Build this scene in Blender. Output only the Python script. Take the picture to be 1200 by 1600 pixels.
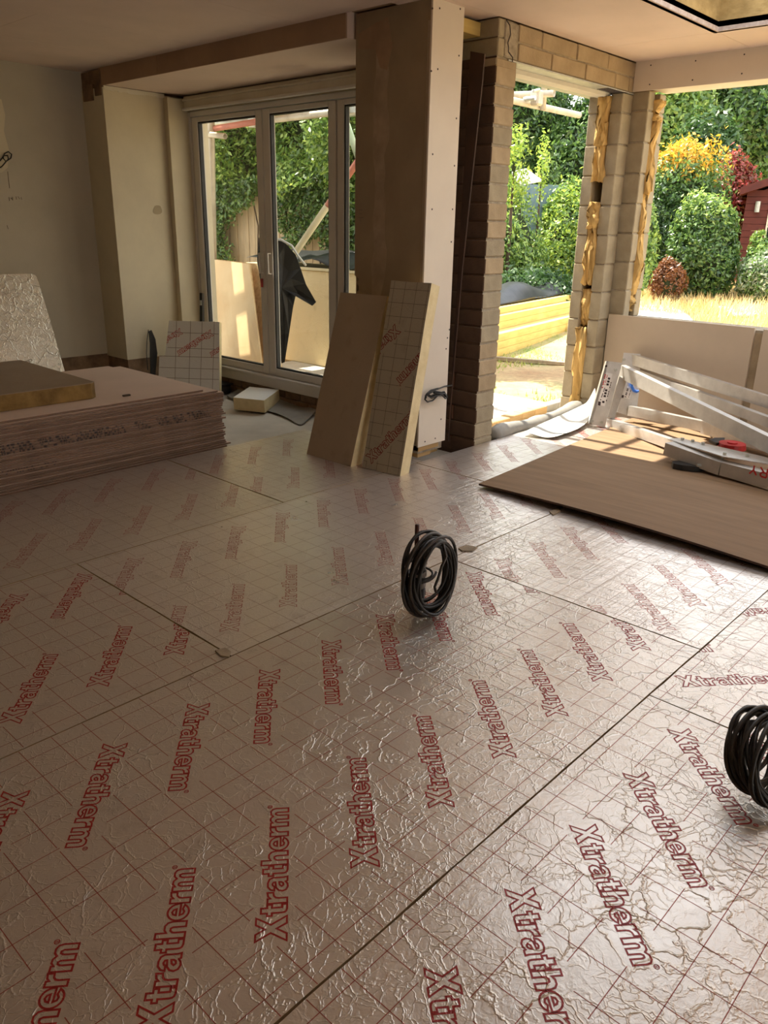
import bpy, bmesh, math, random
import numpy as np
from mathutils import Vector, Matrix
R = math.radians
random.seed(7); rng = np.random.default_rng(7)
for o in list(bpy.data.objects): bpy.data.objects.remove(o)
scene = bpy.context.scene
C = scene.collection

# ------------------------------------------------------------------ camera
YAW, PITCH, ROLL, FPX, EYE = R(42.699), R(-19.975), R(1.116), 1235.4, 1.5
_f = Vector((math.cos(PITCH)*math.cos(YAW), math.cos(PITCH)*math.sin(YAW), math.sin(PITCH)))
_r0 = Vector((math.sin(YAW), -math.cos(YAW), 0)); _u0 = _r0.cross(_f)
_r = _r0*math.cos(ROLL) + _u0*math.sin(ROLL)
_u = -_r0*math.sin(ROLL) + _u0*math.cos(ROLL)
cd = bpy.data.cameras.new('camera'); cam = bpy.data.objects.new('camera', cd); C.objects.link(cam)
cd.sensor_fit = 'VERTICAL'; cd.sensor_height = 32.0; cd.lens = FPX/1600*32.0
cd.clip_start = 0.05; cd.clip_end = 500
cam.matrix_world = Matrix(((_r.x,_u.x,-_f.x,0),(_r.y,_u.y,-_f.y,0),(_r.z,_u.z,-_f.z,EYE),(0,0,0,1)))
scene.camera = cam

# ------------------------------------------------------------------ world, sun, exposure
SUN_AZ, SUN_EL, SUN_W, SKY_W, EXPO = R(91.0), R(59.0), 13.0, 2.5, 0.15
w = bpy.data.worlds.new('sky'); scene.world = w; w.use_nodes = True
nt = w.node_tree; bg = nt.nodes['Background']
tc = nt.nodes.new('ShaderNodeTexCoord'); sp = nt.nodes.new('ShaderNodeSeparateXYZ'); cr = nt.nodes.new('ShaderNodeValToRGB')
nt.links.new(tc.outputs['Generated'], sp.inputs[0]); nt.links.new(sp.outputs['Z'], cr.inputs[0])
cr.color_ramp.elements[0].position = 0.0; cr.color_ramp.elements[0].color = (1.0, 0.97, 0.92, 1)
cr.color_ramp.elements[1].position = 0.9; cr.color_ramp.elements[1].color = (0.80, 0.88, 1.0, 1)
nt.links.new(cr.outputs[0], bg.inputs['Color']); bg.inputs['Strength'].default_value = SKY_W
sl = bpy.data.lights.new('sun', 'SUN'); sl.energy = SUN_W; sl.angle = R(0.6); sl.color = (1.0, 0.93, 0.80)
so = bpy.data.objects.new('sun', sl); C.objects.link(so)
sd = Vector((math.cos(SUN_EL)*math.cos(SUN_AZ), math.cos(SUN_EL)*math.sin(SUN_AZ), math.sin(SUN_EL)))
so.rotation_euler = sd.to_track_quat('Z', 'Y').to_euler(); so.location = sd*30
vs = scene.view_settings; vs.view_transform = 'Standard'; vs.look = 'None'; vs.gamma = 1.0; vs.use_curve_mapping = False
vs.exposure = EXPO

# ------------------------------------------------------------------ geometry helpers
def ray(px, py): return _r*((px-600)/FPX) - _u*((py-800)/FPX) + _f
EYEV = Vector((0, 0, EYE))
def PZ(px, py, z): d = ray(px, py); return EYEV + d*((z-EYE)/d.z)
def PX(px, py, x): d = ray(px, py); return EYEV + d*(x/d.x)
def PY(px, py, y): d = ray(px, py); return EYEV + d*(y/d.y)
def PD(px, py, depth): return EYEV + ray(px, py)*depth
def PN(px, py, p0, n):
    d = ray(px, py); n = Vector(n); return EYEV + d*((Vector(p0)-EYEV).dot(n)/d.dot(n))

MESHES = {}
def mesh_obj(name, verts, faces, mat=None, parent=None, smooth=False):
    me = bpy.data.meshes.new(name); me.from_pydata([tuple(v) for v in verts], [], [tuple(f) for f in faces]); me.update()
    if smooth: me.shade_smooth()
    if mat is not None:
        for m in (mat if isinstance(mat, (list, tuple)) else [mat]): me.materials.append(m)
    return link(name, me, parent)
def link(name, me, parent=None, loc=None, rot=None):
    o = bpy.data.objects.new(name, me); C.objects.link(o)
    if parent is not None: o.parent = parent
    if loc is not None: o.location = loc
    if rot is not None: o.rotation_euler = rot
    return o
def empty(name, loc=(0, 0, 0), parent=None):
    o = bpy.data.objects.new(name, None); C.objects.link(o); o.location = loc; o.empty_display_size = .1
    if parent is not None: o.parent = parent
    return o
def tag(o, label, cat, group=None):
    o['label'] = label; o['category'] = cat
    if group: o['group'] = group
    return o
def struct(o, label=None):
    o['kind'] = 'structure'
    if label: o['label'] = label
    return o
class MB:
    def __init__(s): s.v = []; s.f = []; s.mi = []
    def add(s, vs_, fs, mi=0):
        n = len(s.v); s.v += [tuple(v) for v in vs_]; s.f += [tuple(i+n for i in f) for f in fs]; s.mi += [mi]*len(fs); return s
    def box(s, a, b, mi=0):
        x0, y0, z0 = a; x1, y1, z1 = b
        return s.add([(x0,y0,z0),(x1,y0,z0),(x1,y1,z0),(x0,y1,z0),(x0,y0,z1),(x1,y0,z1),(x1,y1,z1),(x0,y1,z1)],
            [(0,3,2,1),(4,5,6,7),(0,1,5,4),(1,2,6,5),(2,3,7,6),(3,0,4,7)], mi)
    def cham(s, a, b, c=.004, mi=0):
        bm = bmesh.new(); bmesh.ops.create_cube(bm, size=1)
        for v in bm.verts: v.co = Vector([(a[i]+b[i])/2 + v.co[i]*(b[i]-a[i]) for i in range(3)])
        bmesh.ops.bevel(bm, geom=bm.edges[:], offset=c, segments=1, affect='EDGES')
        bm.verts.index_update()
        s.add([v.co[:] for v in bm.verts], [[v.index for v in f.verts] for f in bm.faces], mi); bm.free(); return s
    def bar(s, p, q, wd, ht, up=(0, 0, 1), mi=0, c=0):
        p = Vector(p); q = Vector(q); d = (q-p).normalized(); sd_ = d.cross(Vector(up)).normalized(); u_ = sd_.cross(d)
        vs_ = []
        for e in (p, q):
            for a, b in ((-1,-1),(1,-1),(1,1),(-1,1)): vs_.append(e + sd_*(a*wd/2) + u_*(b*ht/2))
        return s.add(vs_, [(0,1,2,3),(7,6,5,4),(0,4,5,1),(1,5,6,2),(2,6,7,3),(3,7,4,0)], mi)
    def tube(s, pts, r, n=8, mi=0, cap=True, closed=False):
        pts = [Vector(p) for p in pts]; m = len(pts); rings = []; prev = None
        for i in range(m):
            if closed: d = pts[(i+1) % m]-pts[i-1]
            else: d = pts[min(i+1, m-1)]-pts[max(i-1, 0)]
            if d.length < 1e-9: d = Vector((0, 0, 1))
            d.normalize()
            if prev is None:
                a = Vector((0, 0, 1)) if abs(d.z) < .9 else Vector((1, 0, 0)); prev = (a - d*a.dot(d)).normalized()
            prev = (prev - d*prev.dot(d)).normalized(); b = d.cross(prev)
            rr = r[i] if isinstance(r, (list, tuple)) else r
            rings.append([pts[i] + (prev*math.cos(2*math.pi*k/n) + b*math.sin(2*math.pi*k/n))*rr for k in range(n)])
        fs = []
        for i in range(m if closed else m-1):
            j = (i+1) % m
            for k in range(n): fs.append((i*n+k, i*n+(k+1) % n, j*n+(k+1) % n, j*n+k))
        if cap and not closed: fs.append(tuple(range(n-1, -1, -1))); fs.append(tuple((m-1)*n+k for k in range(n)))
        return s.add([v for rg in rings for v in rg], fs, mi)
    def plate(s, pts, off, mi=0):
        pts = [Vector(p) for p in pts]; off = Vector(off); n = len(pts)
        fs = [tuple(range(n)), tuple(range(2*n-1, n-1, -1))] + [(i, n+i, n+(i+1) % n, (i+1) % n) for i in range(n)]
        return s.add(pts + [p+off for p in pts], fs, mi)
    def ball(s, c, r, seg=10, rg=6, sq=(1, 1, 1), mi=0):
        c = Vector(c); vs_ = [c+Vector((0,0,r*sq[2]))]
        for i in range(1, rg):
            t = math.pi*i/rg
            for k in range(seg): p = 2*math.pi*k/seg; vs_.append(c+Vector((math.sin(t)*math.cos(p)*r*sq[0], math.sin(t)*math.sin(p)*r*sq[1], math.cos(t)*r*sq[2])))
        vs_.append(c-Vector((0,0,r*sq[2]))); fs = []
        for k in range(seg): fs.append((0, 1+k, 1+(k+1) % seg)); fs.append((len(vs_)-1, 1+(rg-2)*seg+(k+1) % seg, 1+(rg-2)*seg+k))
        for i in range(rg-2):
            for k in range(seg): a = 1+i*seg; fs.append((a+k, a+seg+k, a+seg+(k+1) % seg, a+(k+1) % seg))
        return s.add(vs_, fs, mi)
    def build(s, name, mat=None, parent=None, smooth=False, fix=True):
        me = bpy.data.meshes.new(name); me.from_pydata(s.v, [], s.f); me.update()
        if fix:
            bm = bmesh.new(); bm.from_mesh(me); bmesh.ops.recalc_face_normals(bm, faces=bm.faces[:]); bm.to_mesh(me); bm.free()
        if smooth: me.shade_smooth()
        for m in (mat if isinstance(mat, (list, tuple)) else [mat]):
            if m is not None: me.materials.append(m)
        if any(s.mi): me.polygons.foreach_set('material_index', s.mi)
        return link(name, me, parent)
def box(name, a, b, mat, parent=None, c=0):
    m = MB(); (m.cham(a, b, c) if c else m.box(a, b)); return m.build(name, mat, parent, fix=bool(c))
def block_mesh(size, mat, c=.006):
    key = (tuple(round(x, 3) for x in size), mat.name)
    if key not in MESHES:
        m = MB(); m.cham([-x/2 for x in size], [x/2 for x in size], c); o = m.build('block', mat); MESHES[key] = o.data; bpy.data.objects.remove(o)
    return MESHES[key]
def shade_side(me, mat2):  # darker material on one side only, painting its shade into the colour
    key = ('side_shade', me.name)
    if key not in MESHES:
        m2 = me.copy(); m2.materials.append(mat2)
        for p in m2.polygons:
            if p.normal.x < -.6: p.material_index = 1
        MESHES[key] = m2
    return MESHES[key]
def block(name, a, b, mat, parent, jit=.003):
    size = [b[i]-a[i] for i in range(3)]
    loc = [(a[i]+b[i])/2 + random.uniform(-jit, jit)*(1 if i < 2 else .4) for i in range(3)]
    return link(name, block_mesh(size, mat), parent, loc, (random.uniform(-.004,.004), random.uniform(-.004,.004), random.uniform(-.006,.006)))

# ------------------------------------------------------------------ materials
class N:
    def __init__(s, name):
        s.m = bpy.data.materials.new(name); s.m.use_nodes = True; s.t = s.m.node_tree; s.b = s.t.nodes['Principled BSDF']; s._tc = None
    def n(s, typ, **k):
        o = s.t.nodes.new(typ)
        for a, v in k.items(): setattr(o, a, v)
        return o
    def l(s, a, b): s.t.links.new(a, b)
    def coord(s):
        if s._tc is None: s._tc = s.n('ShaderNodeTexCoord').outputs['Object']
        return s._tc
    def noise(s, scale, detail=4, rough=.55, vec=None, dist=0):
        o = s.n('ShaderNodeTexNoise'); o.inputs['Scale'].default_value = scale; o.inputs['Detail'].default_value = detail
        o.inputs['Roughness'].default_value = rough; o.inputs['Distortion'].default_value = dist
        s.l(vec if vec is not None else s.coord(), o.inputs['Vector']); return o.outputs['Fac']
    def mapping(s, scale=(1,1,1), rot=(0,0,0), vec=None):
        o = s.n('ShaderNodeMapping'); o.inputs['Scale'].default_value = scale; o.inputs['Rotation'].default_value = rot
        s.l(vec if vec is not None else s.coord(), o.inputs['Vector']); return o.outputs['Vector']
    def ramp(s, fac, stops):
        o = s.n('ShaderNodeValToRGB'); e = o.color_ramp.elements
        while len(e) < len(stops): e.new(.5)
        for i, (p, c) in enumerate(stops): e[i].position = p; e[i].color = (*c, 1) if len(c) == 3 else c
        s.l(fac, o.inputs[0]); return o.outputs['Color']
    def math(s, op, a, b=None, clamp=False):
        o = s.n('ShaderNodeMath', operation=op); o.use_clamp = clamp
        for i, v in enumerate((a, b)):
            if v is None: continue
            if isinstance(v, (int, float)): o.inputs[i].default_value = v
            else: s.l(v, o.inputs[i])
        return o.outputs[0]
    def mix(s, fac, a, b):
        o = s.n('ShaderNodeMix', data_type='RGBA')
        if isinstance(fac, (int, float)): o.inputs[0].default_value = fac
        else: s.l(fac, o.inputs[0])
        for i, v in ((6, a), (7, b)):
            if isinstance(v, tuple): o.inputs[i].default_value = (*v, 1)
            else: s.l(v, o.inputs[i])
        return o.outputs[2]
    def bump(s, h, strength=.3, dist=.01):
        o = s.n('ShaderNodeBump'); o.inputs['Strength'].default_value = strength; o.inputs['Distance'].default_value = dist
        s.l(h, o.inputs['Height']); s.l(o.outputs[0], s.b.inputs['Normal']); return o
    def set(s, **k):
        for a, v in k.items():
            i = s.b.inputs[a.replace('_', ' ')]
            if isinstance(v, tuple): i.default_value = (*v, 1) if len(v) == 3 else v
            elif isinstance(v, (int, float)): i.default_value = v
            else: s.l(v, i)
        return s
def simple(name, c1, c2=None, scale=6, rough=.8, bump=0, bscale=60, metal=0, spec=.5, lo=.35, hi=.65, stretch=None, coat=0):
    m = N(name); c2 = c2 or tuple(x*.8 for x in c1)
    vec = m.mapping(stretch) if stretch else None
    m.set(Base_Color=m.ramp(m.noise(scale, 5, .6, vec), [(lo, c1), (hi, c2)]), Roughness=rough, Metallic=metal)
    m.b.inputs['Specular IOR Level'].default_value = spec
    if bump: m.bump(m.noise(bscale, 4, .6, vec), bump, .006)
    return m.m
M = {}
M['plaster'] = simple('plaster', (.72,.635,.46), (.63,.55,.40), 1.6, .85, .12, 40)
M['plaster_grey'] = simple('plaster_grey', (.58,.515,.40), (.50,.445,.345), 1.2, .85, .12, 40)
M['skim'] = simple('skim_patch', (.60,.42,.33), (.50,.36,.28), 9, .85)
M['pink'] = simple('pink_plasterboard', (.76,.595,.49), (.70,.55,.45), 2.0, .8, .04, 90)
M['pink_dark'] = simple('brown_plasterboard', (.42,.27,.17), (.35,.22,.14), 2.5, .85)
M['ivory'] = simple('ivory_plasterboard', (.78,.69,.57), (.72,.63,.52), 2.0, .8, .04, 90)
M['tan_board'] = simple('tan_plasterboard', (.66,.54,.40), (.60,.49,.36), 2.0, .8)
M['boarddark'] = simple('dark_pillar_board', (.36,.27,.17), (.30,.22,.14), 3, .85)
M['edge_paper'] = simple('plasterboard_edge', (.31,.20,.14), (.20,.125,.085), 14, .85, .2, 60, stretch=(.6,3,14))
M['edge_grey'] = simple('plasterboard_end', (.62,.52,.45), (.48,.36,.30), 30, .9)
M['block'] = simple('concrete_block', (.46,.385,.26), (.32,.265,.175), 5, .95, .55, 110, lo=.3, hi=.7)
M['block_warm'] = simple('concrete_block_buff', (.52,.40,.25), (.37,.28,.17), 5, .95, .55, 110, lo=.3, hi=.7)
M['mortar'] = simple('mortar', (.46,.39,.29), (.30,.25,.18), 22, .95, .7, 90)
M['redbrick'] = simple('red_brick', (.30,.12,.06), (.17,.07,.04), 8, .95, .5, 100)
M['oldbrick'] = simple('old_brick', (.30,.19,.11), (.16,.10,.06), 9, .95, .6, 80)
M['concrete'] = simple('concrete_slab', (.66,.61,.52), (.52,.48,.41), 2.5, .85, .25, 45)
M['foam'] = simple('insulation_foam', (.82,.68,.40), (.72,.58,.32), 14, .9, .25, 120)
M['wool'] = simple('mineral_wool', (.86,.58,.22), (.55,.33,.10), 14, 1.0, 1.0, 60, lo=.25, hi=.75, stretch=(1,1,.35))
M['upvc'] = simple('white_upvc', (.74,.70,.64), (.70,.66,.60), 3, .35)
M['cream'] = simple('cream_trim', (.78,.72,.58), (.70,.63,.49), 4, .6)
M['side_shade'] = simple('shaded_masonry', (.15,.085,.05), (.09,.05,.03), 5, .95, .5, 90)  # shade on the pier's left side, painted in as a darker colour
M['earth'] = simple('bare_earth', (.36,.25,.14), (.24,.165,.09), 3, 1.0, .5, 20)
M['foam_shaded'] = simple('shaded_foam_edge', (.56,.41,.24), (.40,.28,.15), 14, .95, .3, 60)  # foam colour darkened to paint in the shade down the floor joints
M['gasket'] = simple('black_gasket', (.02,.02,.02), (.03,.03,.03), 3, .6)
M['timber'] = simple('sawn_timber', (.66,.44,.20), (.46,.28,.11), 9, .8, .2, 40, stretch=(.25,3,3))
M['timber_y'] = simple('yellow_timber', (.80,.60,.20), (.66,.46,.13), 5, .75, .2, 40, stretch=(.2,3,3))
M['osb'] = simple('curb_timber', (.50,.34,.13), (.30,.19,.06), 6, .8, .3, 30, stretch=(1,1,2))
M['ply'] = simple('plywood_sheet', (.29,.185,.105), (.215,.135,.075), 3.2, .75, .06, 60, spec=.2, lo=.3, hi=.7, stretch=(5,.6,1))
M['ply_edge'] = simple('plywood_edge', (.10,.05,.03), (.05,.03,.02), 12, .9)
M['ply_out'] = simple('birch_ply', (.80,.60,.34), (.72,.50,.26), 3, .7, .05, 50)
M['alu'] = simple('aluminium', (.78,.76,.72), (.66,.64,.60), 12, .38, .06, 80, metal=.75)
M['alu_dull'] = simple('dull_aluminium', (.56,.53,.48), (.46,.43,.39), 9, .5, .1, 80, metal=.6)
M['steel'] = simple('galvanised_steel', (.60,.60,.54), (.48,.49,.44), 20, .45, .1, 60, metal=.7)
M['tube'] = simple('scaffold_tube', (.66,.60,.48), (.50,.44,.34), 7, .5, .15, 40, metal=.35)
M['tube_red'] = simple('red_scaffold_tube', (.62,.24,.17), (.50,.18,.13), 7, .6)
M['tube_green'] = simple('pale_green_tube', (.55,.68,.48), (.44,.58,.38), 7, .6)
M['tube_cream'] = simple('cream_tube', (.78,.70,.45), (.68,.58,.36), 7, .6)
M['rubber'] = simple('black_rubber', (.012,.010,.009), (.026,.021,.016), 30, .40)
M['rubber_grey'] = simple('grey_cable_sheath', (.050,.038,.028), (.028,.022,.017), 30, .40)
M['copper'] = simple('dark_red_pipe', (.10,.03,.02), (.06,.02,.015), 30, .4)
M['tape'] = simple('silver_tape', (.52,.47,.42), (.34,.30,.26), 30, .5)
M['black'] = simple('black_plastic', (.018,.018,.018), (.03,.03,.03), 8, .45)
M['poly'] = simple('black_polythene', (.012,.013,.015), (.024,.025,.028), 5, .38, .5, 9, spec=.35)
M['dpc'] = simple('grey_membrane', (.34,.32,.28), (.25,.24,.21), 6, .55, .35, 14)
M['fleece'] = simple('pale_membrane', (.66,.64,.58), (.55,.54,.49), 5, .6, .3, 12)
M['red'] = simple('red_plastic', (.55,.03,.03), (.45,.02,.02), 6, .35)
M['redink'] = simple('red_paint', (.55,.03,.03), (.5,.02,.02), 6, .6)
M['blue'] = simple('blue_tape', (.05,.20,.70), (.04,.15,.60), 6, .5)
M['label'] = simple('white_label', (.85,.83,.80), (.80,.78,.75), 6, .5)
M['ink'] = simple('black_ink', (.03,.02,.02), (.05,.03,.03), 20, .8)
M['pencil'] = simple('pencil_mark', (.20,.15,.11), (.26,.20,.14), 40, .9)
M['shedred'] = simple('red_shed_boards', (.13,.022,.013), (.09,.016,.010), 6, .7)
M['darkglass'] = simple('dark_window', (.015,.02,.02), (.02,.025,.02), 3, .1)
M['rooftile'] = simple('roof_tile', (.62,.45,.38), (.5,.36,.30), 8, .85)
M['fence'] = simple('weathered_fence', (.42,.33,.22), (.28,.22,.15), 5, .9, .3, 50, stretch=(2,2,.3))
M['bark'] = simple('bark', (.10,.07,.045), (.05,.035,.025), 9, .95)
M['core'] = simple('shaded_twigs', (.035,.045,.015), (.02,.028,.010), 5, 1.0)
M['white_sheet'] = simple('white_sheet', (.85,.83,.78), (.78,.75,.7), 3, .7)
M['slate'] = simple('blue_grey_panel', (.22,.30,.36), (.16,.22,.27), 4, .7)

def foil(name, base, base2, metal=.55, rough=.36, lines=0.0, strength=.42, ink=None, crack=17, dirt=0.25):
    m = N(name); co = m.coord()
    # distortion
    nz = m.n('ShaderNodeTexNoise'); nz.inputs['Scale'].default_value = 7; nz.inputs['Detail'].default_value = 5; m.l(co, nz.inputs['Vector'])
    sub = m.n('ShaderNodeVectorMath', operation='SUBTRACT'); m.l(nz.outputs['Color'], sub.inputs[0]); sub.inputs[1].default_value = (.5,.5,.5)
    sc = m.n('ShaderNodeVectorMath', operation='SCALE'); m.l(sub.outputs[0], sc.inputs[0]); sc.inputs['Scale'].default_value = .20
    ad = m.n('ShaderNodeVectorMath', operation='ADD'); m.l(co, ad.inputs[0]); m.l(sc.outputs[0], ad.inputs[1])
    def crease(scale, wdt):
        v = m.n('ShaderNodeTexVoronoi', feature='DISTANCE_TO_EDGE'); v.inputs['Scale'].default_value = scale; m.l(ad.outputs[0], v.inputs['Vector'])
        return m.math('SUBTRACT', 1.0, m.math('DIVIDE', v.outputs['Distance'], wdt, True), True)
    a = crease(crack*.5, .035); b = crease(crack*1.5, .07)
    mask = m.math('MULTIPLY', m.math('SUBTRACT', m.noise(3.1, 3), .33, True), 3.4, True)
    mask2 = m.math('MULTIPLY', m.math('SUBTRACT', m.noise(5.3, 3), .35, True), 3.4, True)
    h = m.math('ADD', m.math('MULTIPLY', a, m.math('MULTIPLY', mask2, 1.0)), m.math('MULTIPLY', m.math('MULTIPLY', b, mask), .55))
    h = m.math('ADD', h, m.math('MULTIPLY', m.noise(34, 5, .62, dist=.8), .75))
    if lines:
        v = m.mapping((.5, 26, 1)); h = m.math('ADD', h, m.math('MULTIPLY', m.noise(1.0, 4, .7, v, .4), lines))
    m.bump(h, strength, .004)
    col = m.mix(m.math('MULTIPLY', m.noise(1.7, 5, .65), 1.0), base, base2)
    dr = m.math('MULTIPLY', m.math('SUBTRACT', m.noise(9, 6, .7), .56, True), 6.0, True)
    col = m.mix(m.math('MULTIPLY', dr, dirt), col, (.20,.13,.08))
    if ink: col = m.mix(.86, col, ink)
    m.set(Base_Color=col, Roughness=m.math('ADD', m.math('MULTIPLY', m.noise(6, 4), .16), rough-.08), Metallic=metal)
    return m.m
M['foil'] = foil('foil_facing', (.77,.70,.63), (.69,.63,.56), metal=.7, rough=.32)
M['foil_lines'] = foil('ribbed_foil_facing', (.84,.77,.70), (.76,.69,.63), metal=.7, rough=.31, lines=2.6, strength=.36)
M['foil_brown'] = foil('dull_foil_facing', (.47,.37,.26), (.40,.31,.22), metal=.3, strength=.25, rough=.5)
M['foil_white'] = foil('white_foil_facing', (.90,.90,.88), (.87,.86,.84), metal=.1, strength=.3, rough=.42, dirt=.05)
M['foil_silver'] = foil('crinkled_silver_foil', (.94,.89,.76), (.90,.84,.70), metal=.55, strength=1.0, rough=.26, crack=13, dirt=.03)
M['foil_old'] = foil('aged_foil_facing', (.40,.31,.22), (.32,.245,.17), metal=.2, strength=.3, rough=.5)
M['wrap'] = foil('cream_wrapping', (.84,.70,.42), (.78,.64,.38), metal=.0, strength=.5, rough=.5, lines=1.8, crack=7)
M['print'] = foil('red_print', (.45,.08,.06), (.40,.06,.05), metal=.15, ink=(.36,.016,.014), strength=.4, dirt=.1)
M['gridprint'] = foil('brown_red_print', (.45,.15,.11), (.40,.13,.10), metal=.3, ink=(.34,.075,.05), strength=.4, dirt=.1)
M['print_faint'] = foil('worn_red_print', (.66,.45,.40), (.60,.40,.35), metal=.5, ink=(.52,.26,.22), strength=.4, dirt=.2)
M['grid_faint'] = foil('worn_grid_print', (.55,.42,.36), (.5,.38,.33), metal=.5, ink=(.42,.28,.22), strength=.4, dirt=.2)
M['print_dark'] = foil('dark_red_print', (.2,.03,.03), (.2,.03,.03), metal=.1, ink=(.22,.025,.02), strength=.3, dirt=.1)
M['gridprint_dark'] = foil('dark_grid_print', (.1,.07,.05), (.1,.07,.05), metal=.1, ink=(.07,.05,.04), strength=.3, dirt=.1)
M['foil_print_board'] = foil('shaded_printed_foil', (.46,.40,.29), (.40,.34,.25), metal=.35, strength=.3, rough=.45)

def glass_mat():
    m = N('window_glass'); t = m.t; t.nodes.remove(m.b)
    tr = m.n('ShaderNodeBsdfTransparent'); gl = m.n('ShaderNodeBsdfGlossy'); gl.inputs['Roughness'].default_value = .02
    lw = m.n('ShaderNodeLayerWeight'); mx = m.n('ShaderNodeMixShader')
    fac = m.math('ADD', m.math('MULTIPLY', m.math('POWER', lw.outputs['Facing'], 4.0), .6), .035)
    tr.inputs['Color'].default_value = (.90,.90,.86,1)
    m.l(fac, mx.inputs[0]); m.l(tr.outputs[0], mx.inputs[1]); m.l(gl.outputs[0], mx.inputs[2])
    m.l(mx.outputs[0], t.nodes['Material Output'].inputs['Surface']); return m.m
M['glass'] = glass_mat()
def leaf_mat(name, stops, scale=9, trans=.35):
    m = N(name); t = m.t; t.nodes.remove(m.b)
    col = m.ramp(m.noise(scale, 2, .7), stops)
    d = m.n('ShaderNodeBsdfDiffuse'); tl = m.n('ShaderNodeBsdfTranslucent'); g = m.n('ShaderNodeBsdfGlossy'); g.inputs['Roughness'].default_value = .35
    m.l(col, d.inputs['Color']); m.l(col, tl.inputs['Color'])
    mx = m.n('ShaderNodeMixShader'); mx.inputs[0].default_value = trans; m.l(d.outputs[0], mx.inputs[1]); m.l(tl.outputs[0], mx.inputs[2])
    m2 = m.n('ShaderNodeMixShader'); m2.inputs[0].default_value = .05; m.l(mx.outputs[0], m2.inputs[1]); m.l(g.outputs[0], m2.inputs[2])
    m.l(m2.outputs[0], t.nodes['Material Output'].inputs['Surface']); return m.m
M['leaf_mid'] = leaf_mat('mid_green_leaf', [(.3,(.06,.13,.03)), (.5,(.13,.24,.05)), (.7,(.24,.36,.08))])
M['leaf_dark'] = leaf_mat('dark_green_leaf', [(.3,(.028,.07,.018)), (.5,(.052,.115,.028)), (.7,(.11,.185,.05))])
M['leaf_bright'] = leaf_mat('bright_green_leaf', [(.3,(.18,.30,.06)), (.5,(.32,.46,.09)), (.7,(.50,.60,.16))])
M['leaf_lime'] = leaf_mat('lime_leaf', [(.3,(.26,.40,.05)), (.5,(.45,.58,.07)), (.7,(.62,.70,.14))])
M['leaf_gold'] = leaf_mat('golden_leaf', [(.3,(.50,.36,.03)), (.5,(.75,.48,.04)), (.7,(.80,.30,.04))])
M['leaf_red'] = leaf_mat('dark_red_leaf', [(.3,(.20,.03,.03)), (.5,(.38,.06,.05)), (.7,(.60,.18,.14))])
M['leaf_brown'] = leaf_mat('russet_leaf', [(.3,(.14,.05,.02)), (.5,(.24,.09,.03)), (.7,(.34,.15,.05))])
M['leaf_silver'] = leaf_mat('silver_green_leaf', [(.3,(.24,.30,.18)), (.5,(.38,.44,.28)), (.7,(.55,.58,.42))])
M['straw'] = leaf_mat('dry_grass', [(.3,(.62,.46,.18)), (.5,(.80,.63,.30)), (.7,(.88,.74,.42))], 3, .2)
M['blade'] = leaf_mat('green_grass', [(.3,(.28,.38,.08)), (.5,(.42,.50,.12)), (.7,(.60,.58,.20))], 5, .25)
def ground_mat():
    m = N('dry_lawn')
    a = m.ramp(m.noise(.55, 6, .65), [(.36,(.30,.36,.10)), (.43,(.48,.42,.18)), (.50,(.62,.44,.22)), (.66,(.50,.30,.15))])
    b = m.ramp(m.noise(14, 4, .7), [(.3,(.55,.55,.55)), (.7,(1,1,1))])
    mx = m.n('ShaderNodeMix', data_type='RGBA', blend_type='MULTIPLY'); mx.inputs[0].default_value = .7; m.l(a, mx.inputs[6]); m.l(b, mx.inputs[7])
    m.set(Base_Color=mx.outputs[2], Roughness=1.0); m.bump(m.noise(30, 5, .7), .6, .03); return m.m
M['ground'] = ground_mat()

# ================================================================== THE SETTING
CEIL = 2.71; SLAB = -.10
fl = struct(box('floor', (-3.0, -3.5, SLAB-.15), (6.66, 7.5, SLAB), M['concrete']))
# ---- ground outside, rising gently away from the house
def gz(x, y):
    t = min(1, max(0, (x-9)/8)); return -.16 + .36*t*t*(3-2*t)
def ground_mesh():
    vs_, fs = [], []; xs = [5.1+.9*i for i in range(0, 70)]; ys = [-22+1.2*i for i in range(0, 60)]
    for y in ys:
        for x in xs: vs_.append((x, y, gz(x, y) + random.uniform(-.012, .012)))
    n = len(xs)
    for j in range(len(ys)-1):
        for i in range(n-1): fs.append((j*n+i, j*n+i+1, (j+1)*n+i+1, (j+1)*n+i))
    # keep it clear of the extension's interior
    keep = []
    for f in fs:
        cx = sum(vs_[i][0] for i in f)/4; cy = sum(vs_[i][1] for i in f)/4
        if cx < 6.6 and cy < 3.4: continue
        keep.append(f)
    return mesh_obj('ground', vs_, keep, M['ground'], smooth=True)
struct(ground_mesh(), 'dry patchy lawn outside the openings')

# ---- ceiling: structure above, plasterboard panels below, roof-light opening cut out
SK = (3.3, 5.74, .75, 2.45)      # x0,x1,y0,y1 of the roof light
ce = MB()
def minus(rect, hole):
    x0, x1, y0, y1 = rect; a0, a1, b0, b1 = hole
    if a1 <= x0 or a0 >= x1 or b1 <= y0 or b0 >= y1: return [rect]
    out = []
    if a0 > x0: out.append((x0, a0, y0, y1))
    if a1 < x1: out.append((a1, x1, y0, y1))
    xa, xb = max(x0, a0), min(x1, a1)
    if b0 > y0: out.append((xa, xb, y0, b0))
    if b1 < y1: out.append((xa, xb, b1, y1))
    return out
for r_ in minus((-3.15, 4.95, -3.65, 7.48), SK) + minus((4.95, 6.66, -3.65, 3.62), SK): ce.box((r_[0], r_[2], CEIL+.0125), (r_[1], r_[3], CEIL+.06))
ceiling = struct(ce.build('ceiling', M['pink_dark'], fix=False))
seams_x = [-3.0, -.6, 1.8, 3.9]; seams_y = [-3.5, -1.55, -.35, .85, 2.45, 3.31, 4.43, 5.55, 6.4, 7.33]
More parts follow.
